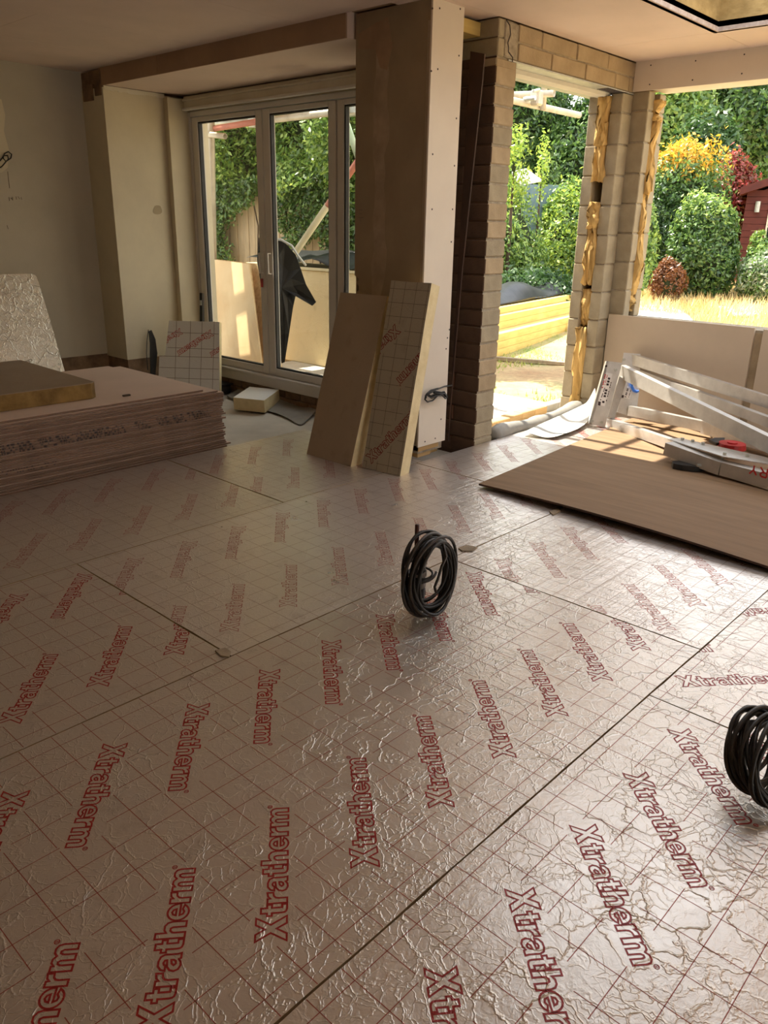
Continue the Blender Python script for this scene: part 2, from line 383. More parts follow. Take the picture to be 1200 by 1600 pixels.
g_ = .0012
def panel(x0, x1, y0, y1, jog=0):
    for (a, b, c_, d) in minus((x0, x1, y0, y1), SK):
        if b-a > .05 and d-c_ > .05: box('ceiling_panel', (a+g_, c_+g_, CEIL), (b-g_, d-g_, CEIL+.0125), M['pink'], ceiling)
for j in range(len(seams_y)-1):
    off = .9 if j % 2 else 0
    xs = sorted(set([-3.0] + [x for x in (-.6+off, 1.8+off) if x < 3.85] + [3.9]))
    for i in range(len(xs)-1): panel(xs[i], xs[i+1], seams_y[j], seams_y[j+1])
    if seams_y[j+1] <= 3.32:
        for a, b in ((3.9, 5.74), (5.74, 6.37)): panel(a, b, seams_y[j], seams_y[j+1])
# the area between pillar and block wall
box('ceiling_panel', (3.9, 3.312, CEIL), (4.54, 3.62, CEIL+.0125), M['pink'], ceiling)
# roof-light curb
x0, x1, y0, y1 = SK
curb = struct(empty('trim_1'), 'timber curb around the roof light')
for nm, a, b in (('curb_board', (x0, y1, CEIL-.0), (x1+.03, y1+.03, 3.12)), ('curb_board', (x1, y0, CEIL), (x1+.03, y1, 3.12)),
                 ('curb_board', (x0-.03, y0, CEIL), (x0, y1+.03, 3.12)), ('curb_board', (x0-.03, y0-.03, CEIL), (x1+.03, y0, 3.12))):
    box(nm, a, b, M['osb'], curb)
for a, b in (((x0, y1-.012, CEIL), (x1, y1, CEIL+.025)), ((x1-.012, y0, CEIL), (x1, y1-.012, CEIL+.025))): box('cut_edge', a, b, M['edge_grey'], curb)

# ---- wall_left (Y = 7.33)
wl = struct(box('wall_left', (-3.0, 7.34, SLAB), (3.9, 7.5, CEIL), M['oldbrick']))
box('plaster', (-3.0, 7.33, .26), (3.9, 7.345, CEIL), M['plaster_grey'], wl)
pt = MB()                                              # lighter skim patch with a ragged edge
pts = [PY(x, y, 7.329) for x, y in ((-60,150),(2,155),(8,180),(6,205),(14,235),(12,262),(2,270),(-60,275))]
pt.plate(pts, (0, -.002, 0)); pt.build('skim_patch', M['plaster'], wl)
pm = MB()
for k, (a, b) in enumerate((((14,308),(15,314)), ((17,309),(20,313)), ((20,308),(20,313)), ((25,307),(26,312)), ((28,307),(31,311)), ((33,308),(34,312)), ((12,268),(15,294)), ((11,352),(13,358)))):
    pm.bar(PY(*a, 7.328), PY(*b, 7.328), .004, .002, (0,-1,0))
pm.build('pencil_note', M['pencil'], wl)
# ---- bay return wall (nib + side) and the second nib by the door frame
wb = struct(box('wall_bay', (3.9, 6.972, SLAB), (4.95, 7.5, 2.70), M['oldbrick']))
box('plaster', (3.89, 6.96, .24), (4.95, 7.34, 2.562), M['plaster'], wb)
box('plaster_nib', (4.48, 6.895, .20), (4.69, 6.96, 2.545), M['plaster'], wb)
box('brick_nib', (4.49, 6.905, SLAB), (4.69, 6.972, .20), M['oldbrick'], wb)
sk = MB(); ring = []
for k in range(14):
    a = 2*math.pi*k/14; ring.append(PY(246+7*math.cos(a)*(1+.12*math.sin(3*a)), 328+8*math.sin(a)*(1+.1*math.cos(2*a)), 6.9595))
sk.plate(ring, (0,-.002,0)); sk.build('filler_patch', simple('filler', (.44,.36,.24), (.38,.31,.20), 9, .9), wb)
pd = MB(); pd.cham((3.885, 6.98, 2.50), (3.905, 7.10, 2.70), .006); pd.cham((3.885, 7.12, 2.47), (3.905, 7.31, 2.60), .006); pd.build('rough_patch', M['oldbrick'], wb)
rg = MB()                                             # ragged plaster line along the top of the side wall
xx = 3.9
while xx < 4.45:
    d = random.uniform(.03, .08); rg.box((xx, 6.955, 2.548+random.uniform(-.012,.0)), (xx+d, 6.97, 2.575)); xx += d
rg.build('ragged_plaster_edge', M['cream'], wb)
# ---- bay ceiling with its downstand
bc = struct(box('trim_2', (3.905, 3.99, 2.58), (4.95, 6.96, 2.74), M['pink']), 'low plasterboard ceiling over the patio door bay')
box('downstand_board', (3.893, 3.99, 2.576), (3.905, 6.1, CEIL), M['pink_dark'], bc)
box('downstand_board', (3.893, 6.104, 2.576), (3.905, 7.0, CEIL), M['pink_dark'], bc)
# ---- patio wall and door
wp = struct(box('wall_patio', (4.70, 3.6, SLAB), (4.95, 6.96, -.095), M['mortar']), 'wall around the patio doors')
box('lintel', (4.70, 4.3, 2.44), (4.95, 6.96, 2.70), M['plaster'], wp)
box('masonry', (4.76, 3.62, SLAB), (4.95, 4.3, 2.70), M['oldbrick'], wp)
for row in range(2):
    yy = 6.90 - (0 if row else .11)
    while yy > 4.1:
        block('brick', (4.69, yy-.205, SLAB+.002+row*.075), (4.80, yy, SLAB+.066+row*.075), M['oldbrick'], wp, .004); yy -= .215
dr = struct(empty('door_1'), 'white framed patio doors with a dark gasket')
DX = 4.70
def bx(nm, y0, y1, z0, z1, mat, x0=DX, x1=DX+.07, parent=dr): return box(nm, (x0, min(y0,y1), z0), (x1, max(y0,y1), z1), mat, parent, .004)
bx('outer_frame', 6.945, 6.865, .05, 2.44, M['upvc'], DX-.01, DX+.08)
bx('outer_frame', 6.865, 4.3, 2.40, 2.445, M['upvc'], DX-.01, DX+.08)
bx('sill', 6.93, 4.3, .045, .155, M['upvc'], DX-.035, DX+.075)
bx('sill_lip', 6.93, 4.3, .135, .157, M['upvc'], DX-.05, DX-.034)
bx('outer_frame', 4.36, 4.3, .05, 2.44, M['upvc'], DX-.01, DX+.08)
bx('header', 6.90, 4.05, 2.455, 2.565, M['cream'], DX-.05, DX+.08)
bx('header_lip', 6.90, 4.05, 2.448, 2.470, M['upvc'], DX-.075, DX-.03)
bx('header_batten', 6.90, 4.05, 2.525, 2.545, M['cream'], DX-.065, DX-.045)
def sash(ya, yb, st=.085, rt=.1, top=2.395, bot=.16, name='door_leaf'):
    s_ = empty(name, parent=dr)
    bx('stile', ya, ya-st, bot, top, M['upvc'], parent=s_); bx('stile', yb+st, yb, bot, top, M['upvc'], parent=s_)
    bx('rail', ya-st, yb+st, top-.04, top, M['upvc'], parent=s_); bx('rail', ya-st, yb+st, bot, bot+.065, M['upvc'], parent=s_)
    z0, z1 = bot+.065, top-.04; a, b = ya-st, yb+st
    g = MB(); e = .012
    g.box((DX+.012, a-e, z0), (DX+.05, a, z1)); g.box((DX+.012, b, z0), (DX+.05, b+e, z1)); g.box((DX+.012, b+e, z1-e), (DX+.05, a-e, z1)); g.box((DX+.012, b+e, z0), (DX+.05, a-e, z0+e))
    g.build('gasket', M['gasket'], s_)
    box('pane', (DX+.032, b+.002, z0+.002), (DX+.036, a-.002, z1-.002), M['glass'], s_)
    return s_
s1 = sash(6.86, 5.835); s2 = sash(5.825, 4.93); s3 = sash(4.91, 4.37, st=.07)
bx('meeting_strip', 4.945, 4.895, .16, 2.395, M['upvc'], DX+.02, DX+.1)
for yy, pr in ((5.872, s1), (5.755, s2)):
    h = MB(); zc = 1.155
    h.tube([(DX-.002, yy, zc+.085), (DX-.045, yy, zc+.085), (DX-.045, yy-.004, zc-.085), (DX-.002, yy, zc-.085)], .010, 8); h.box((DX-.006, yy-.02, zc-.1), (DX+.001, yy+.02, zc+.1))
    h.build('handle', M['upvc'], pr, fix=True)
tgm = MB(); tgm.box((DX-.012, 5.875, .945), (DX-.008, 5.905, 1.02)); tgm.build('red_tag', M['red'], s1)

# ---- pillar
wpi = struct(box('wall_pillar', (3.985, 3.375, .03), (4.24, 3.955, CEIL), M['mortar']), 'boxed plasterboard pillar beside the patio bay')
# dark face with a bite out of its left edge
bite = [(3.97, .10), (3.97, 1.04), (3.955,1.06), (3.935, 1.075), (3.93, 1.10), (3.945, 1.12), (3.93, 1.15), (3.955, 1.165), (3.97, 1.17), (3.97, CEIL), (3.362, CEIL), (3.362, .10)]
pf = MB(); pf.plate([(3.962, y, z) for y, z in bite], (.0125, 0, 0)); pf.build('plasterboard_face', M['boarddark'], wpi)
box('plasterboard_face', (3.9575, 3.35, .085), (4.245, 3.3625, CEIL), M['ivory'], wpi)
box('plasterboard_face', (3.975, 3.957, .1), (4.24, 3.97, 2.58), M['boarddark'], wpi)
tp = MB(); zz = .9
ys_ = [3.80+random.uniform(-.018,.018) for _ in range(24)]; yt = [3.70+random.uniform(-.03,.03) for _ in range(24)]
pts = [(3.9615, ys_[i], .4+i*.094) for i in range(24)] + [(3.9615, yt[i], .4+i*.094) for i in range(23, -1, -1)]
for i in range(23): tp.plate([pts[i], pts[i+1], pts[46-i], pts[47-i]], (-.0012, 0, 0))
tp.build('joint_tape', M['tan_board'] if False else simple('joint_compound', (.44,.33,.22), (.34,.25,.165), 8, .85), wpi)
tp = MB(); tp.plate([(3.9612, y, z) for y, z in ((3.95,2.60),(3.80,2.64),(3.70,2.66),(3.66,2.5),(3.70,2.38),(3.76,2.40),(3.80,2.50),(3.95,2.52))], (-.0015,0,0)); tp.build('joint_patch', simple('joint_brown', (.40,.26,.16), (.33,.21,.13), 8, .85), wpi)
box('filler_edge', (3.9605, 3.365, .6), (3.9622, 3.385, 2.6), M['foil_brown'], wpi)
def screws(parent, pts, n, r=.0055):
    m = MB(); n = Vector(n)
    for p in pts:
        p = Vector(p); m.tube([p - n*.003, p + n*.0012], r, 8)
    o = m.build('screw_heads', M['ink'], parent); o['kind'] = 'stuff'; return o
screws(wpi, [PY(x, y, 3.3498) for x, y in ((676,13),(687,13),(719,14),(717,87),(674,111),(684,108),(713,185),(676,241),(710,259),(675,327),(707,327),(705,378),(702,515),(697,545),(699,528),(689,655),(680,685),(664,690))], (0,-1,0))
pen = MB()
for a, b in (((561,328),(567,328)),((561,334),(566,334)),((560,340),(568,340)),((563,340),(563,350))): pen.bar(PX(*a,3.9612), PX(*b,3.9612), .004, .002, (-1,0,0))
pen.build('pencil_note', M['pencil'], wpi)
for a, b, m_ in (((3.985,3.37,.045),(4.20,3.46,.085),M['timber']), ((3.99,3.38,.0),(4.13,3.47,.042),M['timber']), ((3.985,3.50,.0),(4.1,3.9,.085),M['timber']), ((4.14,3.40,.0),(4.23,3.5,.045),M['osb'])): box('timber_packer', a, b, m_, wpi, .003)

# ---- masonry: pier of flat-laid blocks, block lintel, jambs, window wall
wd = struct(box('wall_garden', (4.549, 3.318, SLAB), (4.752, 4.28, 2.70), M['mortar']), 'block wall with the doorway opening')
wd.data.materials.append(M['side_shade'])
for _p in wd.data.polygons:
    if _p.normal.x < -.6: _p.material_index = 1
z = SLAB+.03; k = 0
while z < 2.39:
    h = .104
    off = 0 if k % 2 else .215
    yy = 3.31
    segs = ([.215] if off else []) + [.43]*3
    mt = M['block_warm'] if z > 2.0 else (M['block'] if random.random() < .6 else M['block_warm'])
    for s_ in segs:
        ye = min(yy+s_-.010, 4.28)
        if ye - yy > .05:
            bo = block('block', (4.54, yy, z), (4.76, ye, z+h), mt if yy < 3.5 else M['redbrick'], wd, .004); bo.data = shade_side(bo.data, M['side_shade'])
        yy += s_
        if yy > 4.25: break
    z += .115; k += 1
bk0 = block('brick', (4.54, 3.31, 2.425), (4.76, 3.52, 2.49), M['block_warm'], wd, .002)
block('block', (4.54, 3.31, 2.50), (4.755, 3.74, 2.60), M['block'], wd); block('block', (4.54, 3.31, 2.605), (4.70, 3.74, 2.705), M['block'], wd)
box('mortar_smear', (4.60, 3.302, 2.50), (4.74, 3.318, 2.70), M['mortar'], wd, .01)
ck = MB()
prev = Vector((4.60, 3.3005, 2.70))
for i in range(9):
    nx = Vector((4.60+random.uniform(-.02,.045)+i*.008, 3.3005, 2.70-.024*(i+1))); ck.bar(prev, nx, .006, .003, (0,-1,0)); prev = nx
ck.build('crack', M['ink'], wd)
# lintel courses
lt = box('lintel_core', (4.70, 3.318, 2.50), (6.37, 3.60, 2.70), M['mortar'], wd)
for x0_, x1_ in ((4.765,5.03),(5.04,5.475),(5.485,5.92),(5.93,6.36)): block('block', (x0_, 3.31, 2.607), (x1_, 3.41, 2.705), M['block_warm'], wd, .002)
for x0_, x1_ in ((4.77,5.16),(5.17,5.61),(5.62,6.05),(6.06,6.27),(6.28,6.36)): block('block', (x0_, 3.31, 2.500), (x1_, 3.41, 2.598), M['block_warm'], wd, .002)
box('steel_lintel', (4.66, 3.305, 2.486), (6.36, 3.42, 2.494), M['steel'], wd)
lp = MB()
for i in range(10): lp.box((5.95+i*.032, 3.303, 2.4845), (5.968+i*.032, 3.40, 2.4862))
lp.build('lintel_slots', M['ink'], wd)
box('lintel_foam', (4.76, 3.42, 2.46), (6.2, 3.52, 2.50), M['cream'], wd)
box('steel_lintel', (4.66, 3.52, 2.470), (6.36, 3.63, 2.478), M['steel'], wd)
# outer leaf left of the doorway (hidden from the room, shapes the sun patch)
z = SLAB
while z < 2.45:
    for a, b in ((4.77, 5.00),): block('block', (a, 3.50, z), (b, 3.60, min(z+.215, 2.46)), M['block'], wd, .001)
    z += .225
def jamb(parent, leafs):
    for (ax0, ay0, ax1, ay1, z0, z1, mt) in leafs:
        z = z1; first = .13
        while z > z0:
            h = first if z == z1 else .215
            block('block', (ax0, ay0, max(z-h, z0)), (ax1, ay1, z), mt, parent, .003); z -= h+.010; first = None if False else first
wr = struct(box('wall_right', (6.385, -1.0, SLAB), (6.65, 3.17, .79), M['mortar']), 'block wall with the wide window opening')
box('jamb_core', (6.21, 3.32, SLAB), (6.36, 3.40, 2.485), M['mortar'], wd)
box('jamb_core', (6.21, 3.505, SLAB), (6.64, 3.595, 2.485), M['mortar'], wd)
jamb(wd, [(6.20,3.31,6.368,3.41,SLAB,2.485,M['block']), (6.20,3.50,6.42,3.60,SLAB,2.485,M['block'])])
box('jamb_core', (6.38, 3.19, .79), (6.46, 3.42, 2.50), M['mortar'], wr)
box('jamb_core', (6.57, 3.19, .79), (6.65, 3.60, 2.50), M['mortar'], wr)
jamb(wr, [(6.37,3.18,6.47,3.42,SLAB,2.505,M['block']), (6.56,3.18,6.66,3.60,SLAB,2.505,M['block'])])
def wool(parent, c, s_, seed):
    rr = random.Random(seed); bm = bmesh.new(); bmesh.ops.create_cube(bm, size=1); bmesh.ops.subdivide_edges(bm, edges=bm.edges[:], cuts=5, use_grid_fill=True)
    for v in bm.verts:
        co = v.co; n = Vector((rr.uniform(-1,1), rr.uniform(-1,1), rr.uniform(-1,1)))
        tw = .12*math.sin(co.z*7+seed)
        v.co = Vector(((co.x + n.x*.16 + tw)*s_[0], (co.y + n.y*.13 + tw)*s_[1], (co.z + n.z*.03)*s_[2])) + Vector(c)
    me = bpy.data.meshes.new('insulation_wool'); bm.to_mesh(me); bm.free(); me.materials.append(M['wool']); me.shade_smooth()
    return link('insulation_wool', me, parent)
for i, (z0, z1, dx_) in enumerate(((.02,.70,.03),(.72,1.02,.07),(1.06,1.55,.03),(1.50,1.70,.02),(1.86,2.28,.03),(2.12,2.46,.0))):
    wool(wd, (6.26+dx_-.03, 3.455, (z0+z1)/2), (.15, .088, z1-z0), i+3)
for i, (z0, z1, dx_) in enumerate(((.84,.98,.03),(.98,1.48,.0),(1.45,1.8,.01),(1.78,2.32,.0),(2.30,2.45,-.02))):
    wool(wr, (6.515, 3.25+dx_, (z0+z1)/2), (.088, .17, z1-z0), i+23)
# dwarf wall boards, sill, and boxed beam
db = box('plasterboard_panel', (6.345, 2.095, .0), (6.3725, 3.30, .82), M['tan_board'], wr)
box('plasterboard_panel', (6.345, .85, .0), (6.3725, 2.03, .815), M['tan_board'], wr)
box('plasterboard_panel', (6.345, -1.0, .0), (6.3725, .845, .815), M['tan_board'], wr)
box('gap_block', (6.372, 2.032, .0), (6.40, 2.093, .78), M['block_warm'], wr)
box('sill_block', (6.385, -1.0, .79), (6.66, 3.18, .80), M['mortar'], wr)
bmb = struct(box('trim_3', (6.36, -1.2, 2.535), (6.66, 3.60, 2.72), M['timber']), 'boxed beam over the window opening')
box('plasterboard_face', (6.345, -1.2, 2.505), (6.3575, 3.31, CEIL), M['ivory'], bmb)
box('soffit_board', (6.3575, -1.2, 2.515), (6.66, 3.18, 2.535), M['cream'], bmb)
screws(bmb, [PX(x, y, 6.3449) for x, y in ((1017,102),(1015,132),(1087,95),(1082,125),(1163,85),(1159,115))], (-1,0,0))
box('masonry', (6.37, -3.5, SLAB), (6.66, -1.0, 2.72), M['block'], wr)
# ---- walls behind the camera
wk = struct(box('wall_rear', (-3.15, -3.65, SLAB), (-3.0, 7.5, CEIL), M['plaster']), 'plain plastered wall behind')
ws = struct(empty('wall_side'), 'unseen side wall with an added opening for light')  # gap in this unseen wall added to brighten the room
for a, b in (((-3.0,-3.65,SLAB),(2.2,-3.5,CEIL)), ((3.6,-3.65,SLAB),(6.66,-3.5,CEIL)), ((2.2,-3.65,2.2),(3.6,-3.5,CEIL))): box('masonry', a, b, M['plaster'], ws)
# ================================================================== THINGS
# ---- red outlined lettering and grid printed on the insulation boards (units: centimetres)
GLY = {
 'X': (6.9, [[(0,0),(1.9,0),(3.35,2.3),(4.7,0),(6.7,0),(4.45,3.6),(6.5,7),(4.6,7),(3.3,4.9),(2.0,7),(.1,7),(2.25,3.6)]]),
 't': (3.6, [[(.8,1.2),(.8,3.5),(0,3.5),(0,4.6),(.8,4.6),(.8,6.0),(2.3,6.0),(2.3,4.6),(3.2,4.6),(3.2,3.5),(2.3,3.5),(2.3,1.15),(3.2,1.15),(3.2,0),(1.9,0),(1.2,.2),(.88,.6)]]),
 'r': (3.55, [[(0,0),(0,4.6),(1.4,4.6),(1.4,3.9),(2.0,4.5),(3.2,4.7),(3.2,3.3),(2.2,3.15),(1.65,2.7),(1.5,2),(1.5,0)]]),
 'a': (4.75, [[(4.4,0),(3.1,0),(2.9,.45),(2.2,0),(1.3,-.1),(.4,.3),(0,1.2),(.3,2.1),(1.1,2.7),(2.8,2.9),(2.75,3.35),(2.2,3.6),(1.7,3.45),(1.5,3.1),(.2,3.1),(.5,4.0),(1.4,4.65),(2.6,4.7),(3.7,4.35),(4.2,3.5),(4.2,.8)],
            [(2.8,2.0),(1.9,1.85),(1.45,1.35),(1.8,.95),(2.45,1.05),(2.8,1.5)]]),
 'h': (4.85, [[(0,0),(0,6.5),(1.5,6.5),(1.5,4.2),(2.3,4.7),(3.4,4.7),(4.2,4.15),(4.5,3.2),(4.5,0),(3,0),(3,2.8),(2.7,3.35),(2.05,3.35),(1.6,2.9),(1.5,2.4),(1.5,0)]]),
 'e': (4.9, [[(4.6,1.9)] + [(2.3+2.35*math.cos(R(a)), 2.3+2.4*math.sin(R(a))) for a in range(4, 330, 18)] + [(3.1,1.35),(2.4,.95),(1.7,1.15),(1.4,1.9)],
            [(1.4,2.75),(1.65,3.4),(2.3,3.7),(2.95,3.4),(3.2,2.75)]]),
 'm': (7.2, [[(0,0),(0,4.6),(1.4,4.6),(1.4,4.05),(2.2,4.7),(3.2,4.65),(3.9,4.0),(4.7,4.65),(5.8,4.7),(6.6,4.2),(6.9,3.2),(6.9,0),(5.4,0),(5.4,2.8),(5.1,3.35),(4.6,3.35),(4.25,2.8),(4.2,2.3),(4.2,0),(2.7,0),(2.7,2.8),(2.4,3.35),(1.9,3.35),(1.55,2.8),(1.5,2.3),(1.5,0)]]),
}
def ribbon(poly, hw):
    n = len(poly); P_ = np.array(poly, float); out = []; inn = []
    for i in range(n):
        a, b, c = P_[i-1], P_[i], P_[(i+1) % n]
        d1 = (b-a)/max(np.linalg.norm(b-a), 1e-6); d2 = (c-b)/max(np.linalg.norm(c-b), 1e-6)
        n1 = np.array((-d1[1], d1[0])); n2 = np.array((-d2[1], d2[0])); mm = n1+n2; L = np.linalg.norm(mm)
        mm = n1 if L < 1e-3 else mm/L; k = min(1.8, 1/max(.3, float(mm@n1)))
        out.append(b+mm*hw*k); inn.append(b-mm*hw*k)
    vs_ = [tuple(p) for p in out+inn]; return vs_, [(i, (i+1) % n, n+(i+1) % n, n+i) for i in range(n)]
WV, WF = [], []
_x = 0.0
for ch in 'Xtratherm':
    adv, polys = GLY[ch]
    for p in polys:
        v_, f_ = ribbon([(q[0]+_x, q[1]) for q in p], .24); n_ = len(WV); WV += v_; WF += [tuple(i+n_ for i in f) for f in f_]
    _x += adv
WORDL = _x - .3
for p, hw in (([( _x+.45+.6*math.cos(2*math.pi*k/14), 5.0+.6*math.sin(2*math.pi*k/14)) for k in range(14)], .09),
              ([(_x+.22,4.65),(_x+.22,5.35),(_x+.62,5.35),(_x+.70,5.15),(_x+.58,5.0),(_x+.40,5.0),(_x+.68,4.65)], .07)):
    v_, f_ = ribbon(p, hw); n_ = len(WV); WV += v_; WF += [tuple(i+n_ for i in f) for f in f_]
WV = np.array(WV)/100.0; WORDL /= 100.0; WORDC = np.array((WORDL/2, .026))
def board_print(L, W, u0, rot90=False, both=True, ang=49.0, pitch=.3, rows=((.31, 0), (.89, 180)), cell=.1):
    """returns lettering (verts,faces) and grid (verts,faces) in the board's own plane coordinates"""
    words = []
    LL, WW = (W, L) if rot90 else (L, W)
    base = 0
    while base < WW:
        for vc, fl_ in rows:
            k = -2
            while u0 + k*pitch < LL+.5:
                words.append((u0 + k*pitch + (.13 if fl_ else 0), base+vc, R(ang+fl_))); k += 1
        base += 1.2
    tws = []
    for (cx, cy, a) in words:
        if cx < -.35 or cx > LL+.35 or cy > WW+.3: continue
        ca, sa = math.cos(a), math.sin(a); q = WV-WORDC
        x = cx+q[:,0]*ca-q[:,1]*sa; y = cy+q[:,0]*sa+q[:,1]*ca; tws.append(list(zip(x, y)))
    wa = np.array(words)
    gv, gf = [], []; hw = .0011
    def runs(line, along, ax):
        s_ = np.arange(0, along, .008); ok = np.ones(len(s_), bool)
        pts_ = np.stack([s_, np.full(len(s_), line)] if ax == 0 else [np.full(len(s_), line), s_], 1)
        for cx, cy, a in words:
            d = pts_-np.array((cx, cy)); ca, sa = math.cos(a), math.sin(a)
            p = np.abs(d[:,0]*ca+d[:,1]*sa); q = -d[:,0]*sa+d[:,1]*ca
            ok &= ~((p < WORDL/2+.018) & (q > -.045) & (q < .055))
        i = 0
        while i < len(s_):
            if ok[i]:
                j = i
                while j+1 < len(s_) and ok[j+1]: j += 1
                a_, b_ = s_[i], min(along, s_[j]+.008); n_ = len(gv)
                if ax == 0: gv.extend([(a_, line-hw), (b_, line-hw), (b_, line+hw), (a_, line+hw)])
                else: gv.extend([(line-hw, a_), (line+hw, a_), (line+hw, b_), (line-hw, b_)])
                gf.append((n_, n_+1, n_+2, n_+3)); i = j+1
            else: i += 1
    l = cell*.55
    while l < WW: runs(l, LL, 0); l += cell
    l = cell*.35
    while l < LL: runs(l, WW, 1); l += cell
    if rot90:
        tws = [[(y, LL-x) for x, y in t_] for t_ in tws]; gv = [(y, LL-x) for x, y in gv]
    return tws, (gv, gf)
def clip_print(name, vf, L, W, z, mat, parent, outline=None):
    v, f = vf; bm = bmesh.new(); vv = [bm.verts.new((x, y, z)) for x, y in v]
    for q in f:
        try: bm.faces.new([vv[i] for i in q])
        except ValueError: pass
    for co, no in (((.003,0,0),(-1,0,0)), ((L-.003,0,0),(1,0,0)), ((0,.003,0),(0,-1,0)), ((0,W-.003,0),(0,1,0))):
        bmesh.ops.bisect_plane(bm, geom=bm.verts[:]+bm.edges[:]+bm.faces[:], plane_co=co, plane_no=no, clear_outer=True)
    if not bm.faces: bm.free(); return None
    for fc in bm.faces:
        if fc.normal.z < 0: fc.normal_flip()
    me = bpy.data.meshes.new(name); bm.to_mesh(me); bm.free(); me.materials.append(mat); return link(name, me, parent)
def ragged_box(L, W, T, seed, amp=.003, step=.12):
    rr = random.Random(seed); per = []
    def edge(a, b):
        n = max(2, int((Vector(b)-Vector(a)).length/step)); d = (Vector(b)-Vector(a)).normalized(); nn = Vector((-d.y, d.x, 0))
        for i in range(n): per.append(Vector(a)+(Vector(b)-Vector(a))*(i/n) + nn*(rr.uniform(0, amp) if i else amp*.4))
    edge((0,0,0),(L,0,0)); edge((L,0,0),(L,W,0)); edge((L,W,0),(0,W,0)); edge((0,W,0),(0,0,0)); return per
def insulation_board(L, W, T, loc, rot, face, u0=.1, seed=0, rot90=False, ink=('print', 'gridprint'), printed=True, core='foam', mtx=None, **kw):
    per = ragged_box(L, W, T, seed); m = MB(); m.plate([(p.x, p.y, 0.0) for p in per], (0, 0, T-.0008))
    o = m.build('insulation_board', M[core]); o.location = loc; o.rotation_euler = rot
    if mtx is not None: o.matrix_world = mtx
    m = MB(); m.plate([(p.x, p.y, T-.0008) for p in per], (0, 0, .0008)); m.build('foil_facing', M[face], o)
    m = MB(); m.plate([(p.x, p.y, -.0008) for p in per], (0, 0, .0008)); m.build('foil_facing', M[face], o)
    if printed:
        t, g = board_print(L, W, u0, rot90, **kw)
        for t_ in t: clip_print('printed_word', (t_, WF), L, W, T+.0004, M[ink[0]], o)
        b = clip_print('printed_grid', g, L, W, T+.0002, M[ink[1]], o); b['kind'] = 'stuff'
    return o
FB = 'foil-faced insulation board laid on the floor, '
def floorboard(x0, x1, y0, y1, lab, face='foil', u0=.1, seed=0, tilt=0, **kw):
    o = insulation_board(x1-x0, y1-y0, .1, (x0, y0, SLAB+.0005+tilt), (0, 0, 0), face, u0, seed, core='foam_shaded', **kw); tag(o, lab, 'insulation board', 'insulation boards covering the floor'); return o
floorboard(-.06, 2.342, -.29, .9085, 'foil insulation floor board in front of the coil at the right edge, nearest lower right', u0=1.478-.13+.06-1.2, seed=1)
floorboard(2.346, 3.548, -1.50, .9085, 'foil insulation floor board with sideways lettering at the right edge', u0=.18, seed=2, rot90=True)
floorboard(.18, 2.778, .912, 2.128, 'large foil insulation floor board in the foreground with the cable coil at its far corner', u0=.96-.18, seed=3)
floorboard(2.784, 5.18, .912, 2.128, 'ribbed foil insulation floor board running under the near edge of the plywood', 'foil_lines', u0=.2, ink=('print_faint','grid_faint'), seed=4)
floorboard(-.9, 1.494, 2.132, 3.304, 'foil insulation floor board at the left edge between two long joints', u0=.9+.9-.3*3, seed=5)
floorboard(1.499, 3.89, 2.132, 3.304, 'ribbed foil insulation floor board behind the upright cable coil', 'foil_lines', u0=.25, ink=('print_faint','grid_faint'), seed=6)
floorboard(3.897, 5.32, 2.132, 3.304, 'foil insulation floor board between pillar foot and the plywood corner', 'foil_lines', u0=.22, ink=('print_faint','grid_faint'), seed=7)
floorboard(.36, 2.733, 3.309, 4.500, 'foil insulation floor board along the front of the plasterboard stack', u0=.15, ink=('print_faint','grid_faint'), seed=8)
floorboard(2.741, 3.955, 3.309, 4.500, 'foil insulation floor board under the two boards leaning on the pillar', u0=.05, ink=('print_faint','grid_faint'), seed=9)
floorboard(3.556, 5.95, -1.5, .903, 'foil insulation floor board hidden mostly under the plywood, right edge', u0=.05, seed=10)
floorboard(5.33, 6.34, .915, 3.295, 'foil insulation floor board under the aluminium stand by the low wall', u0=.05, seed=11)
# foam crumbs and split facing along the joints
def crumb(pts, lab, zc=.0):
    m = MB(); m.plate([PZ(x, y, .0012) for x, y in pts], (0, 0, .006)); tag(m.build('foam_crumb', M['fence']), lab, 'offcut')
crumb(((716,858),(728,853),(746,856),(738,862),(722,862)), 'torn tan scrap lying just right of the upright coil')
crumb(((336,1018),(352,1014),(361,1020),(358,1028),(345,1026)), 'tan foam crumb where the floor joints meet, left of centre')
crumb(((858,800),(872,796),(876,800),(864,806)), 'small tan scrap beside the long edge of the plywood')

